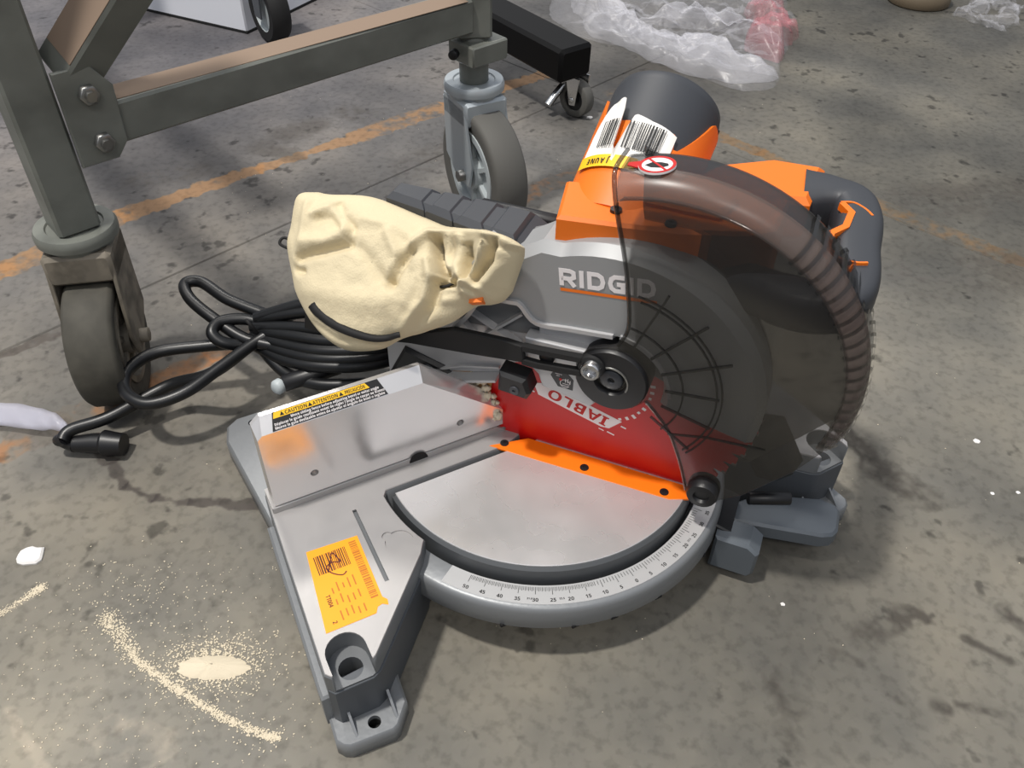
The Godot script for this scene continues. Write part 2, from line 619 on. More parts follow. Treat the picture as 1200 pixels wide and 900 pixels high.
	m.detail_blend_mode = BaseMaterial3D.BLEND_MODE_MUL
	m.detail_albedo = noise_tex(0.03, 0.86, 1.14, 1024, 41, 5)
	m.detail_uv_layer = BaseMaterial3D.DETAIL_UV_2
	m.uv2_triplanar = true
	m.uv2_world_triplanar = true
	m.uv2_scale = Vector3.ONE * 2.2
	var fl := Node3D.new()
	fl.name = "floor"
	fl.set_meta("kind", "structure")
	add_child(fl)
	var bed := mb()
	box(bed, Vector3(0, -60, -1500), Vector3(8400, 100, 8400), 1.0)
	obj("floor_bed", bed, M.floor_bed, fl)
	# four slabs meeting at the crossing of two control joints
	var d1 := Vector2(0.686, -0.728).normalized()
	var d2 := Vector2(0.722, 0.692).normalized()
	var o := Vector2(0.118, -1.522)
	for s in [[1, 1], [1, -1], [-1, 1], [-1, -1]]:
		var g := 0.0009
		var A: Vector2 = o + d1 * g * s[0] + d2 * g * s[1]
		var B: Vector2 = A + d1 * 2.9 * s[0]
		var C: Vector2 = B + d2 * 2.9 * s[1]
		var D: Vector2 = A + d2 * 2.9 * s[1]
		var st := mb()
		slab(st, [A, B, C, D])
		obj("slab", st, m, fl)

func slab(st, q: Array):
	var p := ccw(PackedVector2Array([V(q[0].x, -q[0].y), V(q[1].x, -q[1].y), V(q[2].x, -q[2].y), V(q[3].x, -q[3].y)]))
	var inn := inset(p, 0.0012)
	var f := func(v: Vector2, y: float, n: Vector3):
		st.set_normal(n)
		st.set_uv(Vector2((v.x - FX) / FW, (-v.y - FZ) / FH))
		st.add_vertex(Vector3(v.x, y, -v.y))
	for t in [[0, 2, 1], [0, 3, 2]]:
		for k in t:
			f.call(inn[k], 0.0, Vector3.UP)
	for i in 4:
		var j := (i + 1) % 4
		var e := (p[j] - p[i]).normalized()
		var n := Vector3(e.y, 0.9, e.x).normalized()
		var n2 := Vector3(e.y, 0, e.x).normalized()
		for k in [[p[i], -0.0018, n], [inn[j], 0.0, n], [p[j], -0.0018, n], [p[i], -0.0018, n], [inn[i], 0.0, n], [inn[j], 0.0, n], [p[i], -0.01, n2], [p[j], -0.0018, n2], [p[j], -0.01, n2], [p[i], -0.01, n2], [p[i], -0.0018, n2], [p[j], -0.0018, n2]]:
			f.call(k[0], k[1], k[2])

func stroke(px: PackedByteArray, fine: PackedByteArray, mid: PackedByteArray, pts: Array, width: float, col: Color, strength: float, wear: float, soft := 1.6):
	var s := TW / FW
	var r := width * 0.5 * s
	for k in range(0, pts.size() - 2, 2):
		var a := Vector2((pts[k] - FX) * s, (pts[k + 1] - FZ) * s)
		var b := Vector2((pts[k + 2] - FX) * s, (pts[k + 3] - FZ) * s)
		var lo := Vector2(minf(a.x, b.x), minf(a.y, b.y)) - Vector2.ONE * (r + 2 + soft)
		var hi := Vector2(maxf(a.x, b.x), maxf(a.y, b.y)) + Vector2.ONE * (r + 2 + soft)
		for y in range(maxi(0, int(lo.y)), mini(TH - 1, int(hi.y)) + 1):
			for x in range(maxi(0, int(lo.x)), mini(TW - 1, int(hi.x)) + 1):
				var p := Vector2(x, y)
				var q := Geometry2D.get_closest_point_to_segment(p, a, b)
				if k > 0 and q == a:
					continue
				var i := y * TW + x
				var d := p.distance_to(q) + (mid[i] - 128) * 0.03 * minf(r * 0.15, 2.0) + (fine[i] - 128) / 128.0 * minf(r * 0.9, 5.0)
				var t := clampf((r - d) / soft + 0.5, 0, 1)
				if t <= 0:
					continue
				var wr := clampf(((mid[i] * 0.6 + fine[i] * 0.4) / 255.0 - wear) * 5.0 + 0.5, 0.08, 1)
				t *= strength * wr
				px[i * 3] = int(lerpf(px[i * 3], col.r * 255, t))
				px[i * 3 + 1] = int(lerpf(px[i * 3 + 1], col.g * 255, t))
				px[i * 3 + 2] = int(lerpf(px[i * 3 + 2], col.b * 255, t))

# ------------------------------------------------------------------ the cart
func caster(cart: Node3D, at: Vector3, turn: float, wheel_r: float, wheel_w: float, tyre: Material, fork: Material, hub: Material, plate_y: float, called_label: String, plate_r := 40.0):
	var c := Node3D.new()
	c.name = "caster"
	c.set_meta("label", called_label)
	cart.add_child(c, true)
	c.position = at * K
	c.rotation.y = turn
	# local: wheel axle along X, wheel rolls along Z; trailing offset along +Z
	var off := 26.0
	var axx := Transform3D(Basis(Vector3(0, 1, 0), Vector3(0, 0, 1), Vector3(1, 0, 0)), Vector3(0, wheel_r, off))
	var w := wheel_w / 2
	var st := mb()
	lathe(st, [V(wheel_r * 0.70, -w * 0.86), V(wheel_r * 0.90, -w * 0.99), V(wheel_r * 0.96, -w * 0.94), V(wheel_r, -w * 0.78), V(wheel_r, w * 0.78), V(wheel_r * 0.96, w * 0.94), V(wheel_r * 0.90, w * 0.99), V(wheel_r * 0.70, w * 0.86), V(wheel_r * 0.70, -w * 0.86)], 56, axx)
	obj("tyre", st, tyre, c)
	st = mb()
	for s in [-1.0, 1.0]:
		var x2 := axx * Transform3D(Basis(Vector3(s, 0, 0), Vector3(0, 1, 0), Vector3(0, 0, s)), Vector3.ZERO)
		lathe(st, [V(wheel_r * 0.70, 0), V(wheel_r * 0.70, w * 0.93), V(wheel_r * 0.60, w * 0.93), V(wheel_r * 0.56, w * 0.55), V(wheel_r * 0.27, w * 0.55), V(wheel_r * 0.25, w * 1.0), V(0, w * 1.0)], 40, x2)
		for k in 6:
			var sp := x2 * Transform3D(Basis(Vector3(0, 0, 1), TAU * k / 6), Vector3.ZERO)
			box(st, Vector3(wheel_r * 0.42, 0, w * 0.62), Vector3(wheel_r * 0.34, wheel_r * 0.085, w * 0.36), 1.0, sp)
	obj("hub", st, hub, c)
	st = mb()
	var top := plate_y - 26
	for s in [-1.0, 1.0]:
		var x: float = s * (w + 5.5)
		var leg := PackedVector2Array([V(-30, top), V(30, top), V(off + 24, wheel_r * 1.25), V(off + 15, wheel_r - 12), V(off - 14, wheel_r - 12), V(-26, wheel_r * 1.15)])
		prism(st, leg, -2.2, 2.2, 0.8, 0.8, Transform3D(Basis(Vector3(0, 0, -1), Vector3(0, 1, 0), Vector3(1, 0, 0)) * Basis.from_scale(Vector3(-1, 1, -1)), Vector3(x, 0, 0)))
	box(st, Vector3(0, top - 8, 2), Vector3(wheel_w + 15.4, 34, 66), 4.0)
	obj("fork", st, fork, c)
	st = mb()
	var up := Transform3D(UPX, Vector3(0, 0, 0))
	lathe(st, [V(0, top + 4), V(plate_r * 0.80, top + 4), V(plate_r * 0.86, top + 8), V(plate_r * 0.86, plate_y - 13), V(plate_r * 0.99, plate_y - 12), V(plate_r, plate_y - 8), V(plate_r, plate_y - 4), V(plate_r * 0.95, plate_y), V(plate_r * 0.70, plate_y), V(plate_r * 0.67, plate_y - 2), V(0, plate_y - 2)], 48, up)
	obj("swivel_plate", st, M.cart_paint if fork == M.fork_dusty else M.fork_silver, c)
	for s in [-1.0, 1.0]:
		st = mb()
		lathe(st, [V(0, 0), V(8.5, 0), V(8.5, 8), V(7.5, 9), V(0, 9)], 6, axx * Transform3D(Basis(Vector3(s, 0, 0), Vector3(0, 1, 0), Vector3(0, 0, s)), Vector3(0, 0, s * (w + 7.7))))
		obj("axle_bolt", st, M.steel if fork != M.fork_dusty else fork, c)

func make_cart():
	var cart := thing("cart", "grey-green steel cart frame on swivel casters behind the saw", "cart")
	var rail := Vector3(340, 0, -310).normalized()
	var crossd := Vector3(-rail.z, 0, rail.x)     # towards the camera side
	var p1 := Vector3(-440, 0, -722)
	var p2 := Vector3(-58, 0, -1082)
	caster(cart, p1, deg_to_rad(12), 72, 50, M.tyre_dark, M.fork_dusty, M.fork_dusty, 199, "dusty caster with a dark solid tyre")
	caster(cart, p2, deg_to_rad(30), 86, 48, M.tyre_grey, M.fork_silver, M.hub_grey, 205, "cleaner silver caster with grey spoked wheel")
	var st := mb()
	bar(st, p1 + Vector3(0, 197, 0), p1 + Vector3(0, 900, 0), 41, 41, 3.0, rail)
	obj("post", st, M.cart_paint, cart)
	st = mb()
	bar(st, p2 + Vector3(0, 262, 0), p2 + Vector3(0, 900, 0), 42, 42, 3.0, (rail + crossd * 0.6).normalized())
	obj("post", st, M.cart_paint, cart)
	st = mb()
	cyl(st, p2 + Vector3(0, 203, 0), Vector3.UP, 19, 62, 1.0)
	obj("stem", st, M.cart_paint, cart)
	st = mb()
	box(st, Vector3.ZERO, Vector3(58, 26, 50), 2.0, Transform3D(Basis(Vector3.UP, 0.75), p2 + Vector3(6, 246, 4)))
	obj("clamp_collar", st, M.cart_paint, cart)
	st = mb()
	cyl(st, p2 + Vector3(-22, 246, 22), Vector3(-0.3, 0, 1), 6, 10)
	obj("bolt", st, M.black_plastic, cart)
	# rails
	st = mb()
	var ra := p1 + rail * 30 + Vector3(0, 291, 0)
	var rb := p2 - rail * 14 + Vector3(0, 291, 0)
	bar(st, ra, rb, 38, 40, 2.5)
	obj("rail", st, M.cart_paint, cart)
	st = mb()
	box(st, Vector3.ZERO, Vector3(34, 0.8, (rb - ra).length() - 20), 0.2, Transform3D(Basis(Vector3.UP.cross(rail).normalized(), Vector3.UP, rail), (ra + rb) / 2 + Vector3(0, 20.3, 0)))
	obj("dust_layer", st, M.cart_dust, cart, Transform3D.IDENTITY, "brown dust lying on the rail")
	st = mb()
	var ba := Vector3(-437, 340, -790)
	var bb := Vector3(-288, 470, -640)
	bb = Vector3(-318, 424, -722)
	var bd := (Vector3(-340, 425, -768) - Vector3(-415, 342, -752)).normalized()
	var roll := (Vector3.UP + Vector3(1, 0, 0.4) * 0.55).normalized()
	bar(st, Vector3(-411, 340, -752), Vector3(-411, 340, -752) + bd * 560, 40, 40, 2.5, roll)
	obj("brace", st, M.cart_paint, cart)
	st = mb()
	var nb := roll.cross(bd).normalized()
	box(st, Vector3.ZERO, Vector3(34, 0.8, 530), 0.2, Transform3D(Basis(nb, bd.cross(nb), bd), Vector3(-411, 340, -752) + bd * 285 + bd.cross(nb) * 20.4))
	obj("dust_layer", st, M.cart_dust, cart, Transform3D.IDENTITY, "brown dust lying on the brace")
	# gusset plate on the near face of the rail
	st = mb()
	var gx := Transform3D(Basis(rail, Vector3.UP, crossd), p1 + rail * 38 + crossd * 22)
	prism(st, P2([-17, 262, 18, 262, 30, 276, 32, 330, 16, 352, -17, 352]), -2, 3, 1, 1, gx)
	obj("gusset_plate", st, M.cart_paint, cart)
	for y in [282.0, 328.0]:
		st = mb()
		lathe(st, [V(0, 0), V(9.5, 0), V(9.5, 6), V(8.5, 7), V(5, 7), V(5, 11), V(0, 11)], 6, gx * Transform3D(Basis.IDENTITY, Vector3(8, y, 3)))
		obj("bolt", st, M.steel, cart)
	# cross rails of the deck, above the frame
	var away := Vector3(-0.69, 0, -0.72).normalized()
	for k in [[Vector3(-450, 620, -733), 900.0], [Vector3(-479, 620, -942), 740.0]]:
		st = mb()
		bar(st, k[0], k[0] + away * k[1], 42, 40, 2.0)
		obj("cross_rail", st, M.cart_paint, cart)
	st = mb()
	bar(st, Vector3(-1120, 620, -1330), Vector3(-840, 620, -1640), 42, 40, 2.0)
	obj("cross_rail", st, M.cart_paint, cart)

func make_stand():
	var s := thing("stand_leg", "black tapered stand leg on a small chrome caster beside the silver cart caster", "stand")
	var st := mb()
	var a := Vector3(-110, 112, -1655)
	var b := Vector3(96, 104, -1392)
	bar(st, a, b, 70, 56, 6.0)
	obj("leg", st, M.black_paint, s)
	st = mb()
	var c := Vector3(86, 0, -1440)
	lathe(st, [V(0, 62), V(13, 62), V(20, 66), V(20, 70), V(13, 76), V(0, 76)], 24, Transform3D(UPX, c))
	cyl(st, c + Vector3(0, 74, 0), Vector3.UP, 8, 14)
	obj("swivel_plate", st, M.chrome, s)
	var axis := Vector3(-0.66, 0, 0.75).normalized()
	var o := c + Vector3(16, 32, 16)
	var bx := Transform3D(look(axis), o)
	st = mb()
	lathe(st, [V(20, -10), V(30, -10), V(32, -8), V(32, 8), V(30, 10), V(20, 10), V(20, -10)], 32, bx)
	obj("tyre", st, M.tyre_grey, s)
	st = mb()
	lathe(st, [V(0, -7), V(20, -7), V(20, 7), V(0, 7)], 24, bx)
	obj("hub", st, M.black_plastic, s)
	st = mb()
	for k in [-1.0, 1.0]:
		var p: Vector3 = axis * k * 14.0
		prism(st, P2([-15, 40, 15, 40, 8, -8, -4, -10]), -1.5, 1.5, 0.5, 0.5, Transform3D(Basis(Vector3.UP.cross(axis) * -1.0, Vector3.UP, axis * -1.0) * Basis.from_scale(Vector3(-1, 1, -1)), o + p + Vector3(0, 0, 0)))
	cyl(st, o - axis * 17, axis, 5, 34)
	obj("fork", st, M.chrome, s)
	st = mb()
	tube(st, curve([c + Vector3(-6, 52, 4), c + Vector3(-22, 36, 16), c + Vector3(-34, 22, 26)]), 7.0)
	obj("brake_lever", st, M.chrome, s)

# ------------------------------------------------------------------ things behind
func crumple(st, outline: Array, rings: int, h: float, seed_: int, rough: float, inner := 0.0, waves := 1.0):
	# a crumpled sheet of film lying on the floor inside an outline of (x, z) points
	var n := FastNoiseLite.new()
	n.seed = seed_
	n.noise_type = FastNoiseLite.TYPE_CELLULAR
	n.cellular_return_type = FastNoiseLite.RETURN_DISTANCE2_SUB
	n.frequency = 0.006 * waves
	n.fractal_octaves = 1
	var n2 := FastNoiseLite.new()
	n2.seed = seed_ + 5
	n2.frequency = 0.006 * waves
	var c := Vector2.ZERO
	var pts := []
	for i in range(0, outline.size(), 2):
		pts.append(Vector2(outline[i], outline[i + 1]))
		c += pts[-1]
	c /= pts.size()
	pts.append(pts[0])
	var loop := curve(pts, 12)
	loop.pop_back()
	var R := []
	for k in rings + 1:
		var t := lerpf(inner, 1.0, float(k) / rings)
		var row := PackedVector3Array()
		for p in loop:
			var q: Vector2 = c.lerp(p, t)
			var jit := Vector2(n2.get_noise_2d(q.x, q.y), n2.get_noise_2d(q.x + 900, q.y)) * 30.0 * rough
			var hh := h * (0.25 + 0.75 * absf(n2.get_noise_2d(q.y, q.x) * 1.6)) * sqrt(maxf(0.0, 1.0 - pow(absf(2.0 * (t - (inner + 1.0) / 2.0) / (1.0 - inner)), 4.0)))
			hh += (n.get_noise_2d(q.x, q.y) + 1.0) * h * 0.5 * rough * minf(1.0, 6.0 * (1.0 - t) + 0.12)
			row.append(Vector3(q.x + jit.x, 1.5 + hh, q.y + jit.y))
		R.append(row)
	grid(st, R, true, Transform3D.IDENTITY, false)

func make_background():
	var st := mb()
	var a := Vector3(-564, 0, -1774)
	var u := Vector3(-0.899, 0, -0.438)
	var v := Vector3(0.49, 0, -0.872)
	var w := thing("white_box", "white box standing on the floor behind the cart rail", "box")
	st = mb()
	var xf := Transform3D(Basis(u, Vector3.UP, u.cross(Vector3.UP)), a)
	box(st, Vector3(200, 155, 150), Vector3(400, 310, 300), 3.0, xf)
	obj("box_body", st, M.white_board, w)
	st = mb()
	box(st, Vector3(200, 3, 150), Vector3(402, 6, 302), 1.0, xf)
	obj("base_edge", st, M.black_matt, w)
	# dark wheel in front of the box
	var cw := thing("rubber_wheel", "dark rubber wheel in a grey fork, in front of the white box", "wheel")
	var o := Vector3(-500, 62, -1742)
	var ax := Vector3(-0.80, 0, 0.6).normalized()
	var bx := Transform3D(look(ax), o)
	st = mb()
	lathe(st, [V(40, -20), V(56, -20), V(62, -12), V(62, 12), V(56, 20), V(40, 20), V(40, -20)], 40, bx)
	obj("tyre", st, M.black_matt, cw)
	st = mb()
	lathe(st, [V(0, -15), V(36, -12), V(40, -18), V(40, 18), V(36, 12), V(0, 15)], 32, bx)
	obj("hub", st, M.hub_grey, cw)
	st = mb()
	for k in [-1.0, 1.0]:
		prism(st, P2([-26, 90, 26, 90, 14, -12, -14, -12]), -2, 2, 0.5, 0.5, Transform3D(Basis(Vector3.UP.cross(ax), Vector3.UP, ax), o + ax * 25.0 * k))
	box(st, Vector3.ZERO, Vector3(56, 6, 56), 1.0, Transform3D(Basis(Vector3.UP.cross(ax), Vector3.UP, ax), o + Vector3(0, 90, 0)))
	obj("fork", st, M.dark_grey, cw)
	# plastic film
	var f := thing("plastic_film", "crumpled clear plastic film lying on the floor behind the saw motor", "film")
	st = mb()
	crumple(st, [60, -2060, 70, -1900, 170, -1770, 262, -1670, 340, -1600, 430, -1545, 500, -1590, 520, -1700, 575, -1810, 600, -1930, 590, -2080, 420, -2150, 200, -2160], 44, 45.0, 3, 0.8)
	obj("sheet", st, M.film, f)
	st = mb()
	crumple(st, [90, -2040, 140, -1860, 250, -1690, 400, -1575, 500, -1600, 420, -1640, 310, -1720, 215, -1850, 180, -2000, 150, -2100], 20, 50.0, 9, 1.0)
	obj("fold", st, M.film_fold, f)
	st = mb()
	crumple(st, [250, -1880, 330, -1850, 430, -1840, 520, -1780, 540, -1820, 450, -1900, 330, -1905], 16, 45.0, 15, 1.0)
	obj("fold", st, M.film_fold, f)
	st = mb()
	crumple(st, [470, -1760, 520, -1690, 560, -1760, 590, -1860, 590, -1990, 520, -2010, 500, -1880], 22, 48.0, 12, 1.1)
	obj("pink_fold", st, M.film_pink, f, Transform3D.IDENTITY, "pink tinted film")
	var s := mb()
	crumple(s, [985, -1965, 1010, -1905, 1040, -1880, 1080, -1920, 1120, -1960, 1150, -2045, 1080, -2060, 1030, -2020], 16, 22.0, 31, 1.3, 0.35, 2.5)
	tag(obj("plastic_scrap", s, M.film, self), "small crumpled scrap of clear plastic near the top right corner", "plastic scrap")
	# tan roll
	var r := thing("tape_roll", "tan ringed roll with a white core lying on the floor at the top edge", "roll")
	st = mb()
	lathe(st, [V(40, 0), V(66, 0), V(69, 3), V(69, 27), V(66, 30), V(40, 30), V(40, 0)], 48, Transform3D(UPX, Vector3(925, 0, -2062)))
	obj("ring", st, M.roll_tan, r)
	st = mb()
	lathe(st, [V(0, 0), V(40, 0), V(40, 31), V(0, 31)], 40, Transform3D(UPX, Vector3(925, 0, -2062)))
	obj("core", st, M.white_board, r)

# ------------------------------------------------------------------ the saw
const MU := 0.69813      # the table is turned 40 degrees
var saw: Node3D
var H: Transform3D       # head frame: x forward along the blade, y up, z to the left side of the blade
var UW := Transform3D(UPX, Vector3.ZERO)

func make_saw():
	saw = thing("miter_saw", "grey and orange compound miter saw with a red blade and smoked guard", "miter saw", Vector3(0.02605, 0, -0.55064), 0.50152)
	H = Transform3D(Basis(Vector3(sin(MU), 0, cos(MU)), Vector3.UP, Vector3(-cos(MU), 0, sin(MU))), Vector3.ZERO)
	saw_base()
	saw_fence()
	saw_labels()
	saw_blade()
	saw_guard()
	saw_motor()
	saw_handle()
	saw_back()
	saw_cord()

func saw_base():
	var up := Transform3D(UPX, Vector3.ZERO)
	var wing := ground([-247, -48, -256, 138, -252, 143, -222, 144, -216, 141])
	wing.append_array(ground([-150, 72, -145, 64]))
	for i in 9:
		var t := deg_to_rad(lerpf(203.0, 180.6, i / 8.0))
		wing.append(V(cos(t) * 154.5, sin(t) * 154.5))
	wing.append_array(ground([-151, -3.5, -34, -3.5, -11, -12, -30, -48]))
	var skirt := ground([-253, -42, -262, 128, -262, 136, -240, 136, -236, -42])
	var foot := ground([-259, 118, -262, 156, -258, 162, -253, 165, -219, 168, -214, 166, -201, 151, -198, 120])
	var back := ground([-246, -46, -258, -190, -252, -212, -240, -220, -206, -220, -196, -200, -150, -46])
	for s in [1, -1]:
		var mm := func(p: PackedVector2Array): return p if s == 1 else mirror(p)
		var st := mb()
		prism(st, mm.call(wing), 12, 84, 0, 0.8, up)
		var mesh: Mesh = st.commit()
		var whole
		var pocket := mb()
		var arcp := PackedVector2Array()
		for k in 13:
			var t := PI * k / 12.0
			arcp.append(V(-235 * s + cos(t) * 15.5, -127 + sin(t) * 15.5))
		arcp.append_array(PackedVector2Array([V(-250.5 * s if s == 1 else 219.5, -170), V(-219.5 if s == 1 else 250.5, -170)]))
		prism(pocket, arcp, 66, 120, 0, 0, up)
		var slot := mb()
		var sp := ground([-185.5, 4, -182, 4, -183.5, 84, -187, 84])
		prism(slot, mm.call(sp), 82.5, 90, 0, 0, up)
		var cuts := [pocket.commit(), closed_cyl(Vector3(-235 * s, 25, 131), Vector3.UP, 9.5, 80)]
		if s == 1:
			cuts.append(slot.commit())
			cuts.append(closed_cyl(Vector3(-162, 84.15, 53), Vector3.UP, 12, 20, 28))
			cuts.append(closed_cyl(Vector3(-169, 84.15, 43), Vector3.UP, 4.5, 20, 16))
		obj("base_wing", cut(mesh, cuts), M.cast_dark, saw)
		st = mb()
		prism(st, inset(ccw(mm.call(wing)), 0.8), 83.9, 85.5, 0, 0.5, up)
		obj("machined_top", cut(st.commit(), cuts), M.wing_top, saw)
		st = mb()
		prism(st, mm.call(skirt), 10, 50, 1, 2, up)
		obj("base_skirt", st, M.cast_grey, saw)
		st = mb()
		prism(st, mm.call(foot), 0, 19, 0.5, 2.0, up)
		whole = cut(st.commit(), [closed_cyl(Vector3(-230 * s, 3, 155), Vector3.UP, 5.2, 40)])
		var fo := obj("foot", whole, M.cast_grey, saw)
		st = mb()
		for x in [-246.0, -213.0]:
			tri_rib(st, Vector3(x * s, 19, 142), 18)
		obj("foot_rib", st, M.cast_grey, fo)
		st = mb()
		prism(st, mm.call(back), 0, 24, 0.5, 2.5, up)
		whole = cut(st.commit(), [closed_cyl(Vector3(-226 * s, 5, -205), Vector3.UP, 5.0, 40)])
		obj("foot", whole, M.cast_grey, saw)
		st = mb()
		lathe(st, [V(0, 4.5), V(5.1, 4.5), V(5.1, 14)], 20, up * Transform3D(Basis.IDENTITY, Vector3(-230 * s, -155, 0)))
		lathe(st, [V(0, 26), V(9.4, 26)], 20, up * Transform3D(Basis.IDENTITY, Vector3(-235 * s, -131, 0)))
		obj("bolt_hole", st, M.hole_black, saw)
		# dark inside wall lining of the wing, seen from the front
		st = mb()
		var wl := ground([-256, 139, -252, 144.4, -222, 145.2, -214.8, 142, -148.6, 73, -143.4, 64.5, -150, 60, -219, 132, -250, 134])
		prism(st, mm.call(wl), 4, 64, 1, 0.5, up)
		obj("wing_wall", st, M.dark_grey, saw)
	var st2 := mb()
	prism(st2, ground([-170, -47, 170, -47, 170, -120, -170, -120]), 14, 80, 1, 2, up)
	obj("base_bridge", st2, M.cast_grey, saw)
	# turntable: a half disc with a polished top
	var disc := PackedVector2Array()
	for i in 65:
		var t := deg_to_rad(lerpf(180.9, 359.1, i / 64.0))
		disc.append(V(cos(t) * 148.5, sin(t) * 148.5))
	st2 = mb()
	prism(st2, disc, 58, 84.2, 0, 2.5, up)
	var tt := obj("turntable", st2, M.disc_side, saw)
	st2 = mb()
	var top := PackedVector2Array()
	for i in 65:
		var t := deg_to_rad(lerpf(180.9, 359.1, i / 64.0))
		top.append(V(cos(t) * 145.2, sin(t) * 145.2))
	prism(st2, top, 83, 85.4, 0, 0.5, up)
	obj("turntable_top", st2, M.polished, tt)
	# ring with the miter scale
	st2 = mb()
	var a0 := deg_to_rad(-90 - 70)
	var a1 := deg_to_rad(-90 + 70)
	lathe(st2, [V(146, 42), V(172, 42), V(176.5, 43.5), V(178, 46), V(176, 63), V(174.5, 67), V(171.5, 68.5), V(153, 68.5), V(152.2, 67.5), V(152, 56), V(146, 54), V(146, 42)], 96, up, a0, a1)
	var ring := obj("scale_ring", st2, M.cast_grey, saw)
	for k in [-38.0, -19.0, -8.0, 6.0, 26.0]:
		st2 = mb()
		var t := deg_to_rad(-90.0 + k)
		box(st2, Vector3(cos(t) * 176.6, 45.2, -sin(t) * 176.6), Vector3(7, 3.4, 3), 0.5, Transform3D.IDENTITY)
		obj("rim_notch", st2, M.hole_black, ring)
	st2 = mb()
	lathe(st2, [V(152.8, 68.45), V(170.6, 68.45), V(170.6, 68.8), V(152.8, 68.8)], 80, up, deg_to_rad(-90 - 57), deg_to_rad(-90 + 42))
	obj("scale_plate", st2, M.scale_plate, ring)
	st2 = mb()
	for dgi in range(-50, 36):
		var t := deg_to_rad(dgi)
		var len := 7.0 if dgi % 5 == 0 else 4.0
		var b := Transform3D(Basis(Vector3(cos(t), 0, -sin(t)), Vector3(-sin(t), 0, -cos(t)), Vector3.UP), Vector3.ZERO)
		rect(st2, -0.22, -154.5 - len, 0.22, -154.5, b, 69.0)
		if dgi < -12:
			rect(st2, 1.1, -158.0, 1.45, -154.5, b, 69.0)
		if dgi % 5 == 0:
			text(st2, str(absi(dgi)), 3.3, b * Transform3D(Basis.IDENTITY, Vector3(0, -166.6, 69.0)))
	for s in [["31.6", -31.6], ["22.5", -22.5], ["22.5", 22.5]]:
		var t := deg_to_rad(s[1])
		var b := Transform3D(Basis(Vector3(cos(t), 0, -sin(t)), Vector3(-sin(t), 0, -cos(t)), Vector3.UP), Vector3.ZERO)
		text(st2, s[0], 1.7, b * Transform3D(Basis.IDENTITY, Vector3(0, -165.6, 69.0)))
	obj("scale_markings", st2, M.print_black, ring)
	# throat plate halves beside the blade
	for s in [1.0, -1.0]:
		st2 = mb()
		var kp := P2([-38, 29, 132, 27, 148, 20, 148, 6, -8, 6]) if s > 0 else P2([-8, -2, 148, -2, 148, -16, 132, -25, -20, -25])
		var q := PackedVector2Array()
		for v in kp:
			q.append(V(v.x, -v.y))
		prism(st2, q, 84, 86.2, 0, 0.5, H * UW)
		var k := obj("throat_plate", st2, M.kerf_orange, saw)
		if s > 0:
			for u in [-26.0, 52.0, 126.0]:
				st2 = mb()
				lathe(st2, [V(4.2, 0), V(4.0, 0.8), V(1.6, 1.0), V(1.3, 0.3), V(0, 0.3)], 16, H * Transform3D(UPX, Vector3(u, 86, 21)))
				obj("screw", st2, M.black_plastic, k)
	# front end of the table with its lock
	st2 = mb()
	prism(st2, P2([150, 38, 190, 32, 190, 52, 170, 58, 150, 60]), -34, 14, 1.5, 1.5, H)
	obj("table_nose", st2, M.black_plastic, saw)
	st2 = mb()
	prism(st2, P2([178, 10, 214, 10, 218, 16, 218, 44, 208, 52, 178, 52]), -4, 24, 2.5, 2.5, H)
	obj("lock_lever", st2, M.slate, saw)
	st2 = mb()
	prism(st2, ground([122, 120, 121, 132, 190, 190, 200, 194, 208, 192, 226, 176, 228, 168, 221, 156, 172, 124]), 24, 42, 2, 2.5, up)
	obj("detent_arm", st2, M.slate, saw)
	st2 = mb()
	cyl(st2, H * Vector3(196, 72, -14), H.basis * Vector3(1, 0, -0.4), 6, 38)
	obj("lock_screw", st2, M.black_plastic, saw)
	st2 = mb()
	cyl(st2, H * Vector3(214, 96, -40), H.basis * Vector3(-0.5, 0.85, 0), 23, 46, 4, 8)
	obj("lock_knob", st2, M.black_plastic, saw)

func tri_rib(st, at: Vector3, l: float):
	# a thin triangular web leaning on the wing wall
	var a := at + Vector3(-1, 0, 0)
	var b := at + Vector3(1, 0, 0)
	var h := Vector3(0, 14, 0)
	var f := Vector3(0, 0, l)
	flat4(st, a + h, a + f, b + f, b + h)
	tri(st, a, a + f, a + h)
	tri(st, b, b + h, b + f)

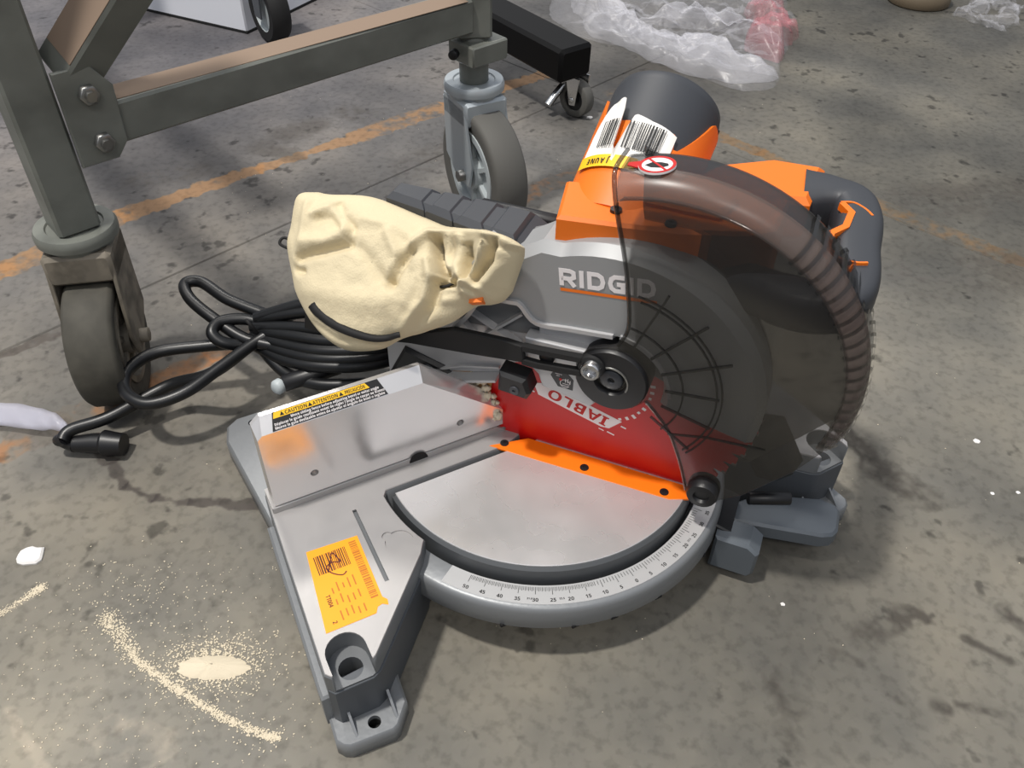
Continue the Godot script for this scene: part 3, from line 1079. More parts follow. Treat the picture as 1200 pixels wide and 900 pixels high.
func saw_fence():
	# fixed fence: a low strip, sliding fence on top
	for s in [1, -1]:
		var st := mb()
		var lo := P2([-246, 84, -22, 84, -32, 92, -246, 92])
		prism(st, lo if s == 1 else mirror(lo), -48, -22.5, 0.5, 0.6)
		obj("fixed_fence", st, M.wing_top, saw)
		st = mb()
		var i := ccw(P2([-243, 92.6, -19, 92.6, -14, 97, -17, 104, -102, 176, -239, 176, -243, 172]))
		var o := ccw(P2([-244, 92.6, -15, 92.6, -9, 98, -12, 109, -100, 187, -236, 187, -244, 180]))
		if s == -1:
			i = ccw(mirror(i))
			o = ccw(mirror(o))
		loft(st, o, -39, o, -35, i, -24)
		var m = st.commit()
		if s == 1:
			m = cut(m, [closed_cyl(Vector3(-205, 116, -34), Vector3.BACK, 3.6, 20), closed_cyl(Vector3(-69, 114, -34), Vector3.BACK, 3.6, 20)])
		var f := obj("sliding_fence", m, M.fence_metal, saw)
		if s == 1:
			st = mb()
			lathe(st, [V(0, -23), V(9, -23), V(9, -22.2), V(0, -22.2)], 24, Transform3D(Basis.IDENTITY, Vector3(-112, 87, 0)), 0, PI)
			obj("fence_screw_hole", st, M.hole_black, saw)
			# warning label on the sloping top edge
			var y := Vector3(0, 11, -11).normalized()
			var x := Transform3D(Basis(Vector3.RIGHT, y, Vector3.RIGHT.cross(y)), Vector3(0, 176.3, -23.9))
			st = mb()
			prism(st, P2([-230, 0.5, -133, 0.5, -138, 15.2, -226, 15.2]), 0, 0.35, 0, 0, x)
			obj("warning_label", st, M.label_black, f)
			st = mb()
			prism(st, P2([-226.6, 10.2, -146, 10.2, -149, 14.9, -225, 14.9]), 0.3, 0.5, 0, 0, x)
			obj("warning_band", st, M.label_yellow, f)
			st = mb()
			for k in [-219.0, -196.0, -170.0]:
				tri(st, Vector3(k - 1.8, 11, 0.7), Vector3(k + 1.8, 11, 0.7), Vector3(k, 14.2, 0.7), x)
			text_fit(st, "CAUTION", 2.9, 18.0, x * Transform3D(Basis.IDENTITY, Vector3(-207.5, 12.4, 0.7)))
			text_fit(st, "ATTENTION", 2.9, 21.0, x * Transform3D(Basis.IDENTITY, Vector3(-183.2, 12.4, 0.7)))
			text_fit(st, "PRECAUCIÓN", 2.9, 17.0, x * Transform3D(Basis.IDENTITY, Vector3(-158.2, 12.4, 0.7)))
			obj("warning_print", st, M.print_black, f)
			st = mb()
			var lines := ["Move sliding fence before adjusting bevel or miter angle", "Déplacer le guide coulissant avant de régler l'angle de coupe ou biseau", "Mueva la guía deslizable antes de ajustar el ángulo de bisel o inglete"]
			for k in 3:
				text_fit(st, lines[k], 2.1, [74.0, 92.0, 92.0][k], x * Transform3D(Basis.IDENTITY, Vector3([-176.0, -181.0, -181.5][k], 8.2 - k * 2.9, 0.7)))
			obj("warning_print", st, M.print_white, f)

func saw_labels():
	# orange price sticker on the left wing
	var o := Vector3(-243.5, 85.5, 107)
	var xd := Vector3(50, 0, 1.0).normalized()
	var yd := Vector3(0.04, 0, -1).normalized()
	var x := Transform3D(Basis(xd, yd, xd.cross(yd)), o)
	var st := mb()
	prism(st, P2([0, 0, 40, 0, 43, 5, 47, 6, 51, 3, 52, 8, 49, 12, 49.5, 77, 6.5, 79]), 0, 0.25, 0, 0, x)
	var s := obj("price_sticker", st, M.sticker_orange, saw, Transform3D.IDENTITY, "orange price sticker with barcodes")
	st = mb()
	rng.seed = 3
	var p := 10.0
	while p < 36.0:
		var w := rng.randf_range(0.35, 1.3)
		rect(st, p, 52, p + w, 71, x, 0.4)
		p += w + rng.randf_range(0.35, 1.2)
	text(st, "TT004", 3.4, x * Transform3D(Basis(Vector3.BACK, PI / 2 + PI), Vector3(10.5, 26, 0.4)), true, 0.9)
	text(st, "2", 3.6, x * Transform3D(Basis(Vector3.BACK, PI * 1.5), Vector3(9, 6, 0.4)))
	obj("sticker_print", st, M.print_brown, s)
	st = mb()
	var q := 14.0
	while q < 74.0:
		var w := rng.randf_range(0.5, 1.8)
		if q + w < 74:
			rect(st, 40.5, q, 46.5, q + w, x, 0.4)
		q += w + rng.randf_range(0.4, 1.3)
	for k in 5:
		for j in 3:
			var l := rng.randf_range(5, 11)
			var yy := 5.0 + j * 13.0 + rng.randf() * 3.0
			rect(st, 15.0 + k * 4.6, yy, 16.2 + k * 4.6, yy + l, x, 0.4)
	obj("sticker_print", st, M.print_faint, s)
	st = mb()
	var pen := curve([V(17, 52), V(22, 62), V(25, 69), V(27, 66), V(29, 58), V(23, 60), V(17, 57), V(20, 50), V(27, 45), V(31, 47)], 6)
	ribbon(st, pen, 1.0, 0.45, 0.5, x)
	obj("marker_scribble", st, M.marker, s)

const ARB := Vector2(54, 180)
func saw_blade():
	var st := mb()
	# plate with gullets and teeth
	var teeth := 60
	var p := PackedVector2Array()
	for i in teeth:
		var t := TAU * i / teeth
		for k in [[0.0, 134.0], [0.10, 134.6], [0.55, 133.0], [0.66, 126.0], [0.85, 125.0]]:
			var a: float = t + TAU / teeth * k[0]
			p.append(ARB + V(cos(a), sin(a)) * k[1])
	prism(st, p, 2.0, 4.2, 0, 0, H)
	var b := obj("blade", st, M.blade_red, saw)
	st = mb()
	for i in teeth:
		var t := TAU * i / teeth
		box(st, Vector3(133.4, 1.2, 3.1), Vector3(4, 2.2, 3.2), 0.2, H * Transform3D(Basis(Vector3.BACK, t), Vector3(ARB.x, ARB.y, 0)))
	obj("blade_teeth", st, M.carbide, b)
	# white banner with red letters, printed on the blade
	var d := V(-78, 22).normalized()
	var up2 := V(-d.y, d.x)
	var x := H * Transform3D(Basis(Vector3(d.x, d.y, 0), Vector3(up2.x, up2.y, 0), Vector3.BACK), Vector3(36, 141.5, 4.3))
	st = mb()
	prism(st, P2([-40, -8.5, 34, -8.5, 44, -2, 36, 8.5, -26, 8.5, -33, 6]), 0, 0.1, 0, 0, x)
	for k in [[-46, -4, 5, 1.6], [-40, 10, 7, 1.4], [-30, 11, 5, 1.2], [42, 3, 9, 2.0], [40, 7, 9, 1.6]]:
		rect(st, k[0], k[1], k[0] + k[2], k[1] + k[3], x, 0.1)
	for k in 9:
		var a := deg_to_rad(-62.0 + k * 9.0)
		rect(st, -1.4, 42.5, 1.4, 45.0 + (k % 3), H * Transform3D(Basis(Vector3.BACK, a - PI / 2), Vector3(ARB.x, ARB.y, 4.4)), 0.0)
	obj("blade_banner", st, M.print_white, b)
	st = mb()
	text(st, "IABLO", 11.5, x * Transform3D(Basis.IDENTITY, Vector3(0, 0, 0.25)), true, 1.25)
	obj("blade_lettering", st, M.print_red, b)
	# arbor washer and bolt
	var ac := Transform3D(Basis.IDENTITY, Vector3(68.5, 207, 0))
	st = mb()
	lathe(st, [V(0, 5), V(30, 5), V(30, 31), V(28.5, 33), V(14, 33.5), V(13, 32), V(12.4, 27), V(0, 27)], 48, H * ac)
	var fl := obj("arbor_cover", st, M.black_plastic, saw)
	st = mb()
	lathe(st, [V(0, 26), V(9.6, 26), V(9.6, 31), V(8.6, 32), V(3, 32), V(2.6, 30), V(0, 30)], 24, H * ac)
	obj("arbor_bolt", st, M.dark_plastic, fl)
	st = mb()
	lathe(st, [V(13.2, 33), V(15.2, 33), V(14.8, 34.2), V(13.6, 34.2), V(13.2, 33)], 32, H * ac, deg_to_rad(-25), deg_to_rad(110))
	obj("washer_edge", st, M.steel, fl)

func saw_guard():
	# upper guard casting: an inner body and the raised outer shell with the lettering
	var A := V(62, 193)
	var body := P2([-78, 206, 0, 214, 62, 216, 120, 196])
	body.append_array(arc(A, 124, -14, 104, 28))
	body.append_array(P2([-5, 303, -34, 290, -70, 284, -78, 250]))
	var st := mb()
	prism(st, body, -22, 10, 1, 1, H)
	obj("guard_body", st, M.housing_dark, saw)
	var face := P2([-52, 254, -15, 254, 1, 239, 64, 244])
	face.append_array(arc(A, 52, 84, -8, 16))
	face.append_array(arc(A, 120, -10, 112, 30))
	face.append_array(P2([2, 304, -22, 288, -44, 292, -62, 270]))
	var f := ccw(face)
	st = mb()
	var big := inset(f, -6.0)
	layers(st, [big, big, f], [-16, 12, 22], H)
	cap(st, big, -16, false, H)
	cap(st, f, 22, true, H)
	var up := obj("upper_guard", st, M.housing_grey, saw)
	st = mb()
	ribbon(st, curve([V(-74, 208), V(-60, 226), V(-50, 243), V(-40, 250), V(-20, 253), V(-13, 252), V(1, 238.5), V(30, 241), V(64, 244.5)], 5), 3.6, 10, 25, H)
	ribbon(st, Array(arc(A, 53, 82, 5, 18)), 3.2, 14, 24, H)
	obj("guard_lip", st, M.housing_light, up)
	st = mb()
	prism(st, P2([0, 215, 64, 220, 64, 242, 1, 237]), 4, 15, 1, 1, H)
	obj("guard_skirt", st, M.housing_light, up)
	# cross ribs in the hollow behind the lip
	st = mb()
	ribbon(st, [V(-63, 226), V(-16, 203)], 2.0, 9, 17, H)
	ribbon(st, [V(-14, 237), V(-50, 202)], 2.0, 9, 17, H)
	ribbon(st, [V(-72, 218), V(-58, 200)], 1.6, 9, 17, H)
	obj("web_rib", st, M.housing_light, up)
	# maker's lettering
	var a := atan2(9, 75)
	var x := H * Transform3D(Basis(Vector3.BACK, a), Vector3(54.5, 291.5, 22.35))
	st = mb()
	var strokes := {
		"R": [[V(1.5, 0), V(1.5, 13.5), V(8.5, 13.5), V(11.3, 12.3), V(11.5, 8.2), V(8.5, 6.6), V(1.5, 6.6)], [V(6.6, 6.8), V(11.8, 0)]],
		"I": [[V(1.5, 0), V(1.5, 15)]],
		"D": [[V(1.5, 7), V(1.5, 13.5), V(8, 13.5), V(11, 11.5), V(12, 7.5), V(11, 3.5), V(8, 1.5), V(1.5, 1.5), V(1.5, 7)]],
		"G": [[V(12.5, 13.5), V(5, 13.5), V(2.5, 11.5), V(1.5, 7.5), V(2.5, 3.5), V(5, 1.5), V(11.2, 1.5), V(11.2, 7.4), V(6.6, 7.4)]],
	}
	var along := -37.5
	for ch in "RIDGID":
		for sg in strokes[ch]:
			var moved := []
			for v in sg:
				moved.append(v + V(along, -7.5))
			ribbon(st, moved, 3.5, 0, 0.2 + 0.03 * (strokes[ch].find(sg)), x)
		along += 6.2 if ch == "I" else 16.0
	obj("brand_lettering", st, M.print_white, up)
	st = mb()
	rect(st, -37.5, -12.6, 37.5, -9.8, x, 0.0)
	obj("brand_underline", st, M.orange, up)
	# lower web with its flange
	st = mb()
	prism(st, P2([-150, 120, -101, 139, -36, 160, -34, 168, 0, 190, 0, 214, -80, 206, -150, 190]), 0, 8, 1, 1, H)
	var web := obj("arm_web", st, M.housing_light, saw)
	st = mb()
	ribbon(st, [V(-101, 138), V(-71, 146.5), V(-36, 159)], 2.6, 2, 20, H)
	ribbon(st, [V(-98, 145), V(-71, 158), V(-36, 168)], 2.0, 6, 12, H)
	obj("web_flange", st, M.housing_light, web)
	st = mb()
	cyl(st, H * Vector3(-106, 142, 6), H.basis.z, 7, 16, 1, 8)
	obj("web_boss", st, M.dark_grey, web)
	# linkage of the lower guard
	st = mb()
	prism(st, P2([-180, 175, -110, 190, -52, 197, -4, 204, -6, 221, -20, 222, -67, 219, -110, 201, -180, 192]), 30, 36, 1, 1, H)
	ribbon(st, [V(-6, 218.5), V(14, 220), V(44, 223)], 5.0, 30, 36, H)
	ribbon(st, [V(-6, 204.5), V(8, 204.5), V(44, 209)], 5.0, 30, 36, H)
	cyl(st, H * Vector3(52, 218, 26), H.basis.z, 11, 10, 1, 24)
	obj("link_bar", st, M.black_matt, saw)
	st = mb()
	lathe(st, [V(0, 32), V(8.4, 32), V(8.4, 40), V(7.4, 41.5), V(5.6, 41.5), V(5.0, 37), V(0, 37)], 24, H * Transform3D(Basis.IDENTITY, Vector3(53, 218, 0)))
	obj("pivot_bolt", st, M.chrome, saw)
	st = mb()
	cyl(st, H * Vector3(13, 210, 24), H.basis.z, 6.5, 7, 1.5, 20)
	obj("link_screw", st, M.black_plastic, saw)
	st = mb()
	prism(st, P2([-8, 222, -4, 194, 5, 186, 9, 174, 24, 172, 52, 166, 56, 172, 44, 186, 40, 204, 48, 224]), 12, 25, 0.5, 1, H)
	var br := obj("link_bracket", st, M.housing_light, saw)
	st = mb()
	prism(st, P2([16, 190, 19, 196.5, 27, 199, 36, 190, 36, 179, 23, 179.5]), 25, 25.4, 0, 0, H)
	obj("hand_warning_sticker", st, M.label_grey, br)
	st = mb()
	for k in [[19, 195, 25, 195.8], [20, 193, 26, 193.6], [21, 191, 24, 191.6], [27, 184, 33, 184.6], [26, 182, 33, 182.6], [29, 190, 29.7, 186], [31, 190.5, 31.7, 186], [33, 189, 33.7, 185]]:
		rect(st, minf(k[0], k[2]), minf(k[1], k[3]), maxf(k[0], k[2]), maxf(k[1], k[3]), H, 25.6)
	ribbon(st, Array(arc(V(29, 184.5), 4.2, 20, 330, 14)), 0.5, 25.5, 25.6, H)
	obj("sticker_print", st, M.print_white, br)
	st = mb()
	prism(st, arc(V(25, 188), 1.3, 0, 330, 11), 25.5, 25.7, 0, 0, H)
	obj("sticker_print", st, M.print_red, br)
	st = mb()
	prism(st, P2([-27, 166, -1, 164, 3, 172, -2, 186, -26, 188]), 18, 38, 2, 3, H)
	var blk := obj("guard_stop", st, M.black_plastic, saw)
	st = mb()
	lathe(st, [V(4.6, 37.5), V(4.2, 39), V(1.6, 39.2), V(1.4, 38.2), V(0, 38.2)], 16, H * Transform3D(Basis.IDENTITY, Vector3(-11, 173, 0)))
	obj("screw", st, M.dark_plastic, blk)
	# sawdust caked between fence and blade
	st = mb()
	rng.seed = 11
	for k in 60:
		var c := Vector3(rng.randf_range(-66, -34), rng.randf_range(100, 150), rng.randf_range(5, 10))
		if c.x < -30 - (c.y - 95) * 0.35:
			lump(st, c, rng.randf_range(2.0, 4.2), H)
	obj("caked_sawdust", st, M.dust, saw).set_meta("kind", "stuff")
	st = mb()
	prism(st, P2([-84, 92, -40, 92, -48, 120, -44, 150, -84, 150]), 5, 7, 0.5, 0.5, H)
	obj("sawdust_crust", st, M.dust_wet, saw)
	# smoked lower guard
	var C := V(99, 234)
	var sheet := P2([56, 362, 58, 349, 66, 323, 72, 295, 76, 261, 71, 244, 60, 238, 46, 232, 38, 214, 40, 196, 52, 181, 70, 177, 88, 182, 98, 193, 107, 184, 122, 165, 135, 135, 144, 107, 150, 98, 162, 97, 189, 120, 221, 163, 236, 192])
	sheet.append_array(arc(C, 139, -10, 106, 60))
	st = mb()
	prism(st, sheet, 27.4, 30, 0.4, 0.6, H)
	var g := obj("blade_guard", st, M.smoke_near, saw, Transform3D.IDENTITY, "smoked clear plastic blade guard")
	st = mb()
	var far := P2([62, 386, 66, 340, 76, 300, 90, 285, 140, 250, 152, 200, 150, 130, 160, 104, 189, 120, 221, 163, 238, 188])
	far.append_array(arc(C, 150, -17, 100, 60))
	prism(st, far, -14, -11.6, 0.4, 0.4, H)
	obj("guard_far_wall", st, M.smoke, g)
	st = mb()
	lathe(st, [V(148.6, -13), V(151, -13), V(152, -10), V(152, 12), V(149.8, 12), V(149.8, -13)], 80, H * Transform3D(Basis.IDENTITY, Vector3(C.x, C.y, 0)), deg_to_rad(-17), deg_to_rad(108))
	obj("guard_rim", st, M.smoke, g)
	st = mb()
	lathe(st, [V(150, 12), V(152, 12), V(151.4, 17), V(149.2, 22), V(145.5, 26.5), V(141, 29.2), V(137, 30), V(137, 28.2), V(141, 27.2), V(144.5, 24.6), V(147.6, 20.8), V(149.4, 16.5), V(150, 12)], 80, H * Transform3D(Basis.IDENTITY, Vector3(C.x, C.y, 0)), deg_to_rad(-17), deg_to_rad(108))
	obj("guard_shoulder", st, M.smoke_frost, g)
	for k in 19:
		st = mb()
		var t := deg_to_rad(-15.0 + k * 3.9)
		lathe(st, [V(150, -13), V(153.6, -12), V(153.8, 12), V(153.1, 17), V(150.6, 23), V(146.6, 28), V(141.6, 31), V(136, 31.6), V(136, 29.5)], 2, H * Transform3D(Basis.IDENTITY, Vector3(C.x, C.y, 0)), t, t + 0.022)
		obj("rim_rib", st, M.smoke_rib, g)
	st = mb()
	for k in [[58.0, 80.0], [84.0, 80.0], [88.0, 82.0]]:
		ribbon(st, Array(arc(V(68, 205), k[0], k[1], -38, 26)), 1.3, 29.6, 31.0, H)
	for k in 6:
		var t := deg_to_rad(70.0 - k * 21.0)
		ribbon(st, [V(68, 205) + V(cos(t), sin(t)) * 44, V(68, 205) + V(cos(t), sin(t)) * (100 if k < 3 else 86)], 1.8, 29.6, 31.2, H)
	ribbon(st, [V(120, 166), V(150, 174), V(196, 178)], 1.6, 29.6, 31.0, H)
	obj("guard_rib", st, M.smoke_rib, g)
	# bright moulded edge of the guard
	st = mb()
	var edge := curve([Vector3(50, 381, -12), Vector3(50, 382, 12), Vector3(51, 378, 22), Vector3(55, 366, 29), Vector3(59, 349, 29), Vector3(66, 323, 29), Vector3(72, 295, 29), Vector3(76, 261, 29), Vector3(70, 242, 29)], 5)
	tube(st, edge, 1.7, 8, H)
	tube(st, curve([Vector3(98, 193, 29), Vector3(107, 184, 29), Vector3(122, 165, 29), Vector3(135, 135, 29), Vector3(144, 107, 29)], 5), 1.6, 8, H)
	obj("guard_edge", st, M.smoke_rib, g)
	st = mb()
	lathe(st, [V(0, 20), V(13, 20), V(13.5, 22), V(13.5, 34), V(12, 37), V(7, 37.5), V(5.5, 35), V(0, 35)], 32, H * Transform3D(Basis.IDENTITY, Vector3(158, 112, 0)))
	obj("guard_roller", st, M.black_plastic, g)
	# round no-hands sticker on top of the rim
	var tr := deg_to_rad(98.5)
	var cen := Vector3(C.x + cos(tr) * 152.2, C.y + sin(tr) * 152.2, 10)
	var n := Vector3(cos(tr), sin(tr), 0)
	var sx := H * Transform3D(Basis(Vector3(sin(tr), -cos(tr), 0), Vector3(0, 0, -1), n), cen)
	st = mb()
	lathe(st, [V(0, 0), V(12.6, 0), V(12.6, 1.2), V(12.2, 1.5), V(0, 1.5)], 40, sx)
	obj("no_hands_sticker", st, M.print_white, g)
	st = mb()
	ribbon(st, Array(arc(V(0, 0), 11.4, 0, 360, 40)), 2.2, 1.5, 1.7, sx)
	ribbon(st, [V(-7.5, 7.5), V(7.5, -7.5)], 1.6, 1.6, 1.9, sx)
	prism(st, P2([-20, -2, -12, -5, -12, 5, -20, 2]), 0.2, 1.0, 0, 0, sx)
	obj("no_hands_ring", st, M.print_red, g)
	st = mb()
	prism(st, P2([-8, -2, -3, -5, 4, -4.5, 8, -1, 7, 2, 2, 3.5, -4, 3]), 1.5, 1.65, 0, 0, sx)
	obj("no_hands_print", st, M.print_black, g)

func lump(st, c: Vector3, r: float, xf := Transform3D.IDENTITY):
	var R := []
	for i in 5:
		var row := PackedVector3Array()
		var t := PI * i / 4.0
		for j in 7:
			var a := TAU * j / 7.0
			var k := r * (0.75 + 0.5 * absf(sin(c.x * 3.1 + i * 2.3 + j * 1.7)))
			row.append(c + Vector3(sin(t) * cos(a), cos(t), sin(t) * sin(a)) * k)
		R.append(row)
	grid(st, R, true, xf)

func saw_motor():
	# gearbox block: polygons in (forward, right), extruded upwards
	var st := mb()
	prism(st, P2([8, -10, 51, -3, 96, 6, 140, 22, 160, 38, 164, 84, 60, 84, 30, 52, -3, 44]), 262, 330, 6, 2.5, H * UW)
	var blk := obj("gear_housing", st, M.orange, saw)
	st = mb()
	prism(st, P2([40, 30, 120, 30, 128, 60, 110, 84, 40, 84]), 300, 336, 3, 3, H * UW)
	obj("housing_step", st, M.orange, blk)
	for p in [Vector3(46, 330, -14), Vector3(88, 330, -12)]:
		st = mb()
		lathe(st, [V(0, 0), V(4.6, 0), V(4.4, 2.5), V(1.8, 2.7), V(1.6, 1.6), V(0, 1.6)], 16, H * Transform3D(UPX, p))
		obj("screw", st, M.black_plastic, blk)
	# motor on an inclined axis
	var c0 := Vector3(40, 290, -40)
	var c1 := Vector3(47, 354, -158)
	var z := (c1 - c0).normalized()
	var x := Vector3(1, 0, 0)
	x = (x - z * x.dot(z)).normalized()
	var xf := H * Transform3D(Basis(x, z.cross(x), z), c0)       # y of this frame points to the upper front of the motor
	var L := (c1 - c0).length()
	st = mb()
	lathe(st, [V(0, 30), V(46, 30), V(46.5, L - 14), V(45, L - 6), V(38, L), V(0, L + 1)], 64, xf)
	var cap_ := obj("motor_cap", st, M.dark_plastic, saw)
	for t in [50.0, 62.0, 118.0, 130.0, 20.0, 160.0]:
		st = mb()
		box(st, Vector3(0, 45.5, L - 9), Vector3(9, 3, 7), 0.6, xf * Transform3D(Basis(Vector3.BACK, deg_to_rad(t - 90)), Vector3.ZERO))
		obj("motor_vent", st, M.hole_black, cap_)
	# sleeve: reaches further along the sides than over the top
	st = mb()
	var R := []
	var Ri := []
	for i in 2:
		R.append(PackedVector3Array())
		Ri.append(PackedVector3Array())
	var up_sign := 1.0 if (xf.basis.y).y > 0 else -1.0
	for j in 97:
		var t := TAU * j / 96.0
		var s := sin(t) * up_sign
		var reach := 56.0
		if s > 0.86:
			reach = 76.0
		elif s > -0.9:
			reach = lerpf(64.0, 112.0, clampf((0.80 - s) / 0.45, 0, 1))
		for i in 2:
			var zz: float = [0.0, reach][i]
			R[i].append(Vector3(cos(t) * (47.0 + i * 1.6), sin(t) * (47.0 + i * 1.6), zz))
			Ri[i].append(Vector3(cos(t) * 46.2, sin(t) * 46.2, zz))
	grid(st, R, false, xf)
	grid(st, Ri, false, xf, true)
	grid(st, [R[1], Ri[1]], false, xf)
	lathe(st, [V(0, 0), V(47, 0)], 48, xf)
	var sl := obj("motor_sleeve", st, M.orange, saw)
	# curled barcode sticker over the sleeve
	st = mb()
	var on := func(t: float, zz: float, r: float) -> Vector3:
		return Vector3(cos(t) * r, up_sign * sin(t) * r, zz)
	var S := []
	for i in 25:
		var row := PackedVector3Array()
		var v := i / 24.0
		for j in 41:
			var u := j / 40.0
			var t := deg_to_rad(lerpf(142.0, 58.0, u))
			var z1 := 98.0 - 14.0 * u if u > 0.42 else 102.0
			if u < 0.20:
				z1 = 102.0 - 170.0 * (0.20 - u) * (0.20 - u) * 4.0
			var tear := exp(-pow((u - 0.44) / 0.035, 2.0)) * 40.0
			var zz := lerpf(32.0, z1 - tear - 10.0, v)
			var lift := 0.5 + 7.0 * exp(-pow((u - 0.36) / 0.10, 2.0)) * pow(v, 2.0) + 1.2 * v * absf(sin(u * 9.0))
			row.append(on.call(t, zz, 48.8 + lift))
		S.append(row)
	grid(st, S, false, xf, up_sign > 0)
	var bs := obj("barcode_sticker", st, M.sticker_white, sl, Transform3D.IDENTITY, "peeling white barcode sticker with yellow strip")
	st = mb()
	rng.seed = 5
	var a := 126.0
	while a > 68.0:
		var w := rng.randf_range(0.5, 1.7)
		if absf(a - 106.0) > 4.0:
			var rr := 52.4
			var uu := (142.0 - a) / 84.0
			rr = 49.9 + 7.0 * exp(-pow((uu - 0.36) / 0.10, 2.0)) * 0.30 + 1.0
			var p := on.call(deg_to_rad(a), 49.0, rr)
			var q := on.call(deg_to_rad(a - w), 49.0, rr)
			var p2 := on.call(deg_to_rad(a), 73.0, rr + 1.6)
			var q2 := on.call(deg_to_rad(a - w), 73.0, rr + 1.6)
			flat4(st, p, q, q2, p2, xf)
		a -= w + rng.randf_range(0.6, 1.7)
	obj("sticker_print", st, M.print_black, sl)
	var strip := mb()
	var Y := []
	for i in 3:
		var row := PackedVector3Array()
		for j in 25:
			row.append(on.call(deg_to_rad(lerpf(142.0, 82.0, j / 24.0)), 31.5 + i * 5.5, 50.0 + i * 0.1))
		Y.append(row)
	grid(strip, Y, false, xf, up_sign > 0)
	obj("sticker_band", strip, M.label_yellow, sl)
	st = mb()
	var word := "JAUNE"
	for k in 5:
		var t := deg_to_rad(118.0 + k * 5.2 - 10.0)
		var p: Vector3 = on.call(t, 36.5, 50.6)
		var nrm := Vector3(cos(t), up_sign * sin(t), 0)
		var tang := Vector3(-sin(t), up_sign * cos(t), 0)
		text(st, word[k], 5.0, xf * Transform3D(Basis(tang, nrm.cross(tang), nrm), p), true, 0.8)
	obj("sticker_print", st, M.print_black, sl)
	# rod between chute and housing
	st = mb()
	cyl(st, H * Vector3(-75, 290, -44), H.basis.x, 6.5, 75, 0.6, 20)
	obj("rod", st, M.black_plastic, saw)

func saw_handle():
	# polygons in (forward, right), height about 320
	var st := mb()
	prism(st, P2([60, 60, 100, 128, 139, 155, 182, 158, 178, 96, 150, 88, 138, 80, 110, 60]), 288, 326, 6, 5, H * UW)
	var arm := obj("handle_arm", st, M.orange, saw)
	var pts := curve([Vector3(170, 309, -127), Vector3(190, 310, -128), Vector3(208, 310, -122), Vector3(216, 310, -94), Vector3(217, 310, -54), Vector3(220, 308, -20), Vector3(216, 304, -2), Vector3(192, 298, 2), Vector3(160, 290, -14), Vector3(130, 282, -30)], 6)
	var n := pts.size()
	var R := []
	for i in n:
		var d: Vector3 = (pts[mini(i + 1, n - 1)] - pts[maxi(i - 1, 0)]).normalized()
		var x := Vector3.UP.cross(d).normalized()
		var y := d.cross(x)
		var f := float(i) / (n - 1)
		var hw := 17.5 if f < 0.85 else 15.0
		if f < 0.15:
			hw = lerpf(28.0, 17.0, f / 0.15)
		var hh := 19.0 if f < 0.7 else 17.0
		var row := PackedVector3Array()
		for k in 24:
			var t := TAU * k / 24.0
			var cs := cos(t)
			var sn := sin(t)
			row.append(pts[i] + x * hw * signf(cs) * pow(absf(cs), 0.62) + y * hh * signf(sn) * pow(absf(sn), 0.62))
		R.append(row)
	st = mb()
	grid(st, R, true, H)
	for e in [0, n - 1]:
		for k in 24:
			if e == 0:
				tri(st, pts[e], R[e][(k + 1) % 24], R[e][k], H)
			else:
				tri(st, pts[e], R[e][k], R[e][(k + 1) % 24], H)
	var gr := obj("handle_grip", st, M.dark_plastic, saw)
	st = mb()
	ribbon(st, [V(200, 96), V(208, 85), V(206, 63), V(197, 49), V(197, 27), V(201, 22)], 5.0, 324, 329.6, H * UW)
	ribbon(st, curve([V(199, 98), V(208, 101), V(217, 95), V(223, 87)], 5), 1.8, 320, 329.0, H * UW)
	ribbon(st, curve([V(199, 21), V(207, 19), V(217, 18), V(225, 21)], 5), 1.8, 318, 329.0, H * UW)
	obj("grip_inlay", st, M.orange, gr)

func saw_back():
	# dust chute arm: four ribbed sections, then a sloping end
	var st := mb()
	var secs := [[-150.0, -112.0, 16.0, 40.0, 10.0, 41.0], [-110.0, -84.0, 10.0, 41.0, 4.0, 42.0], [-82.0, -54.0, 4.0, 42.0, -2.0, 42.0], [-52.0, -24.0, -2.0, 42.0, -8.0, 40.0]]
	for s in secs:
		var top: float = 300.0
		prism(st, PackedVector2Array([V(s[0], s[2]), V(s[1], s[4]), V(s[1], s[5]), V(s[0], s[3])]), 262, top, 0, 5, H * UW)
	prism(st, P2([-151, 18, -24, -6, -24, 39, -151, 39]), 250, 298.5, 1, 5, H * UW)
	var R := []
	for k in [[-24.0, -9.0, 40.0, 299.0, 262.0], [-6.0, -4.0, 36.0, 292.0, 258.0], [14.0, 0.0, 30.0, 276.0, 256.0]]:
		R.append(PackedVector3Array([Vector3(k[0], k[4], -k[1]), Vector3(k[0], k[3] - 5, -k[1]), Vector3(k[0], k[3], -k[1] - 5), Vector3(k[0], k[3], -k[2] + 5), Vector3(k[0], k[3] - 5, -k[2]), Vector3(k[0], k[4], -k[2])]))
	for i in 2:
		for j in 5:
			flat4(st, R[i][j], R[i + 1][j], R[i + 1][j + 1], R[i][j + 1], H)
	obj("dust_chute", st, M.dark_plastic, saw)
	st = mb()
	prism(st, P2([-236, 150, -212, 150, -206, 205, -226, 205]), -4, 14, 2, 2, H)
	obj("rear_post", st, M.black_plastic, saw)
	# pivot housing behind the table
	st = mb()
	prism(st, P2([-150, 20, -60, 20, -52, 78, -60, 120, -90, 150, -130, 160, -150, 120]), -40, 12, 3, 3, H)
	obj("pivot_housing", st, M.black_plastic, saw)
	st = mb()
	cyl(st, Vector3(-187, 62, -206), Vector3(-0.8, 0.1, 0.4), 8, 12, 3)
	obj("bolt_end", st, M.hub_grey, saw)
	st = mb()
	cyl(st, Vector3(-187, 62, -206), Vector3(0.9, 0.1, 0.1), 9, 60, 1)
	obj("stop_rod", st, M.black_plastic, saw)

func world_to_saw(p: Vector3) -> Vector3:
	return saw.transform.affine_inverse() * (p * K) / K

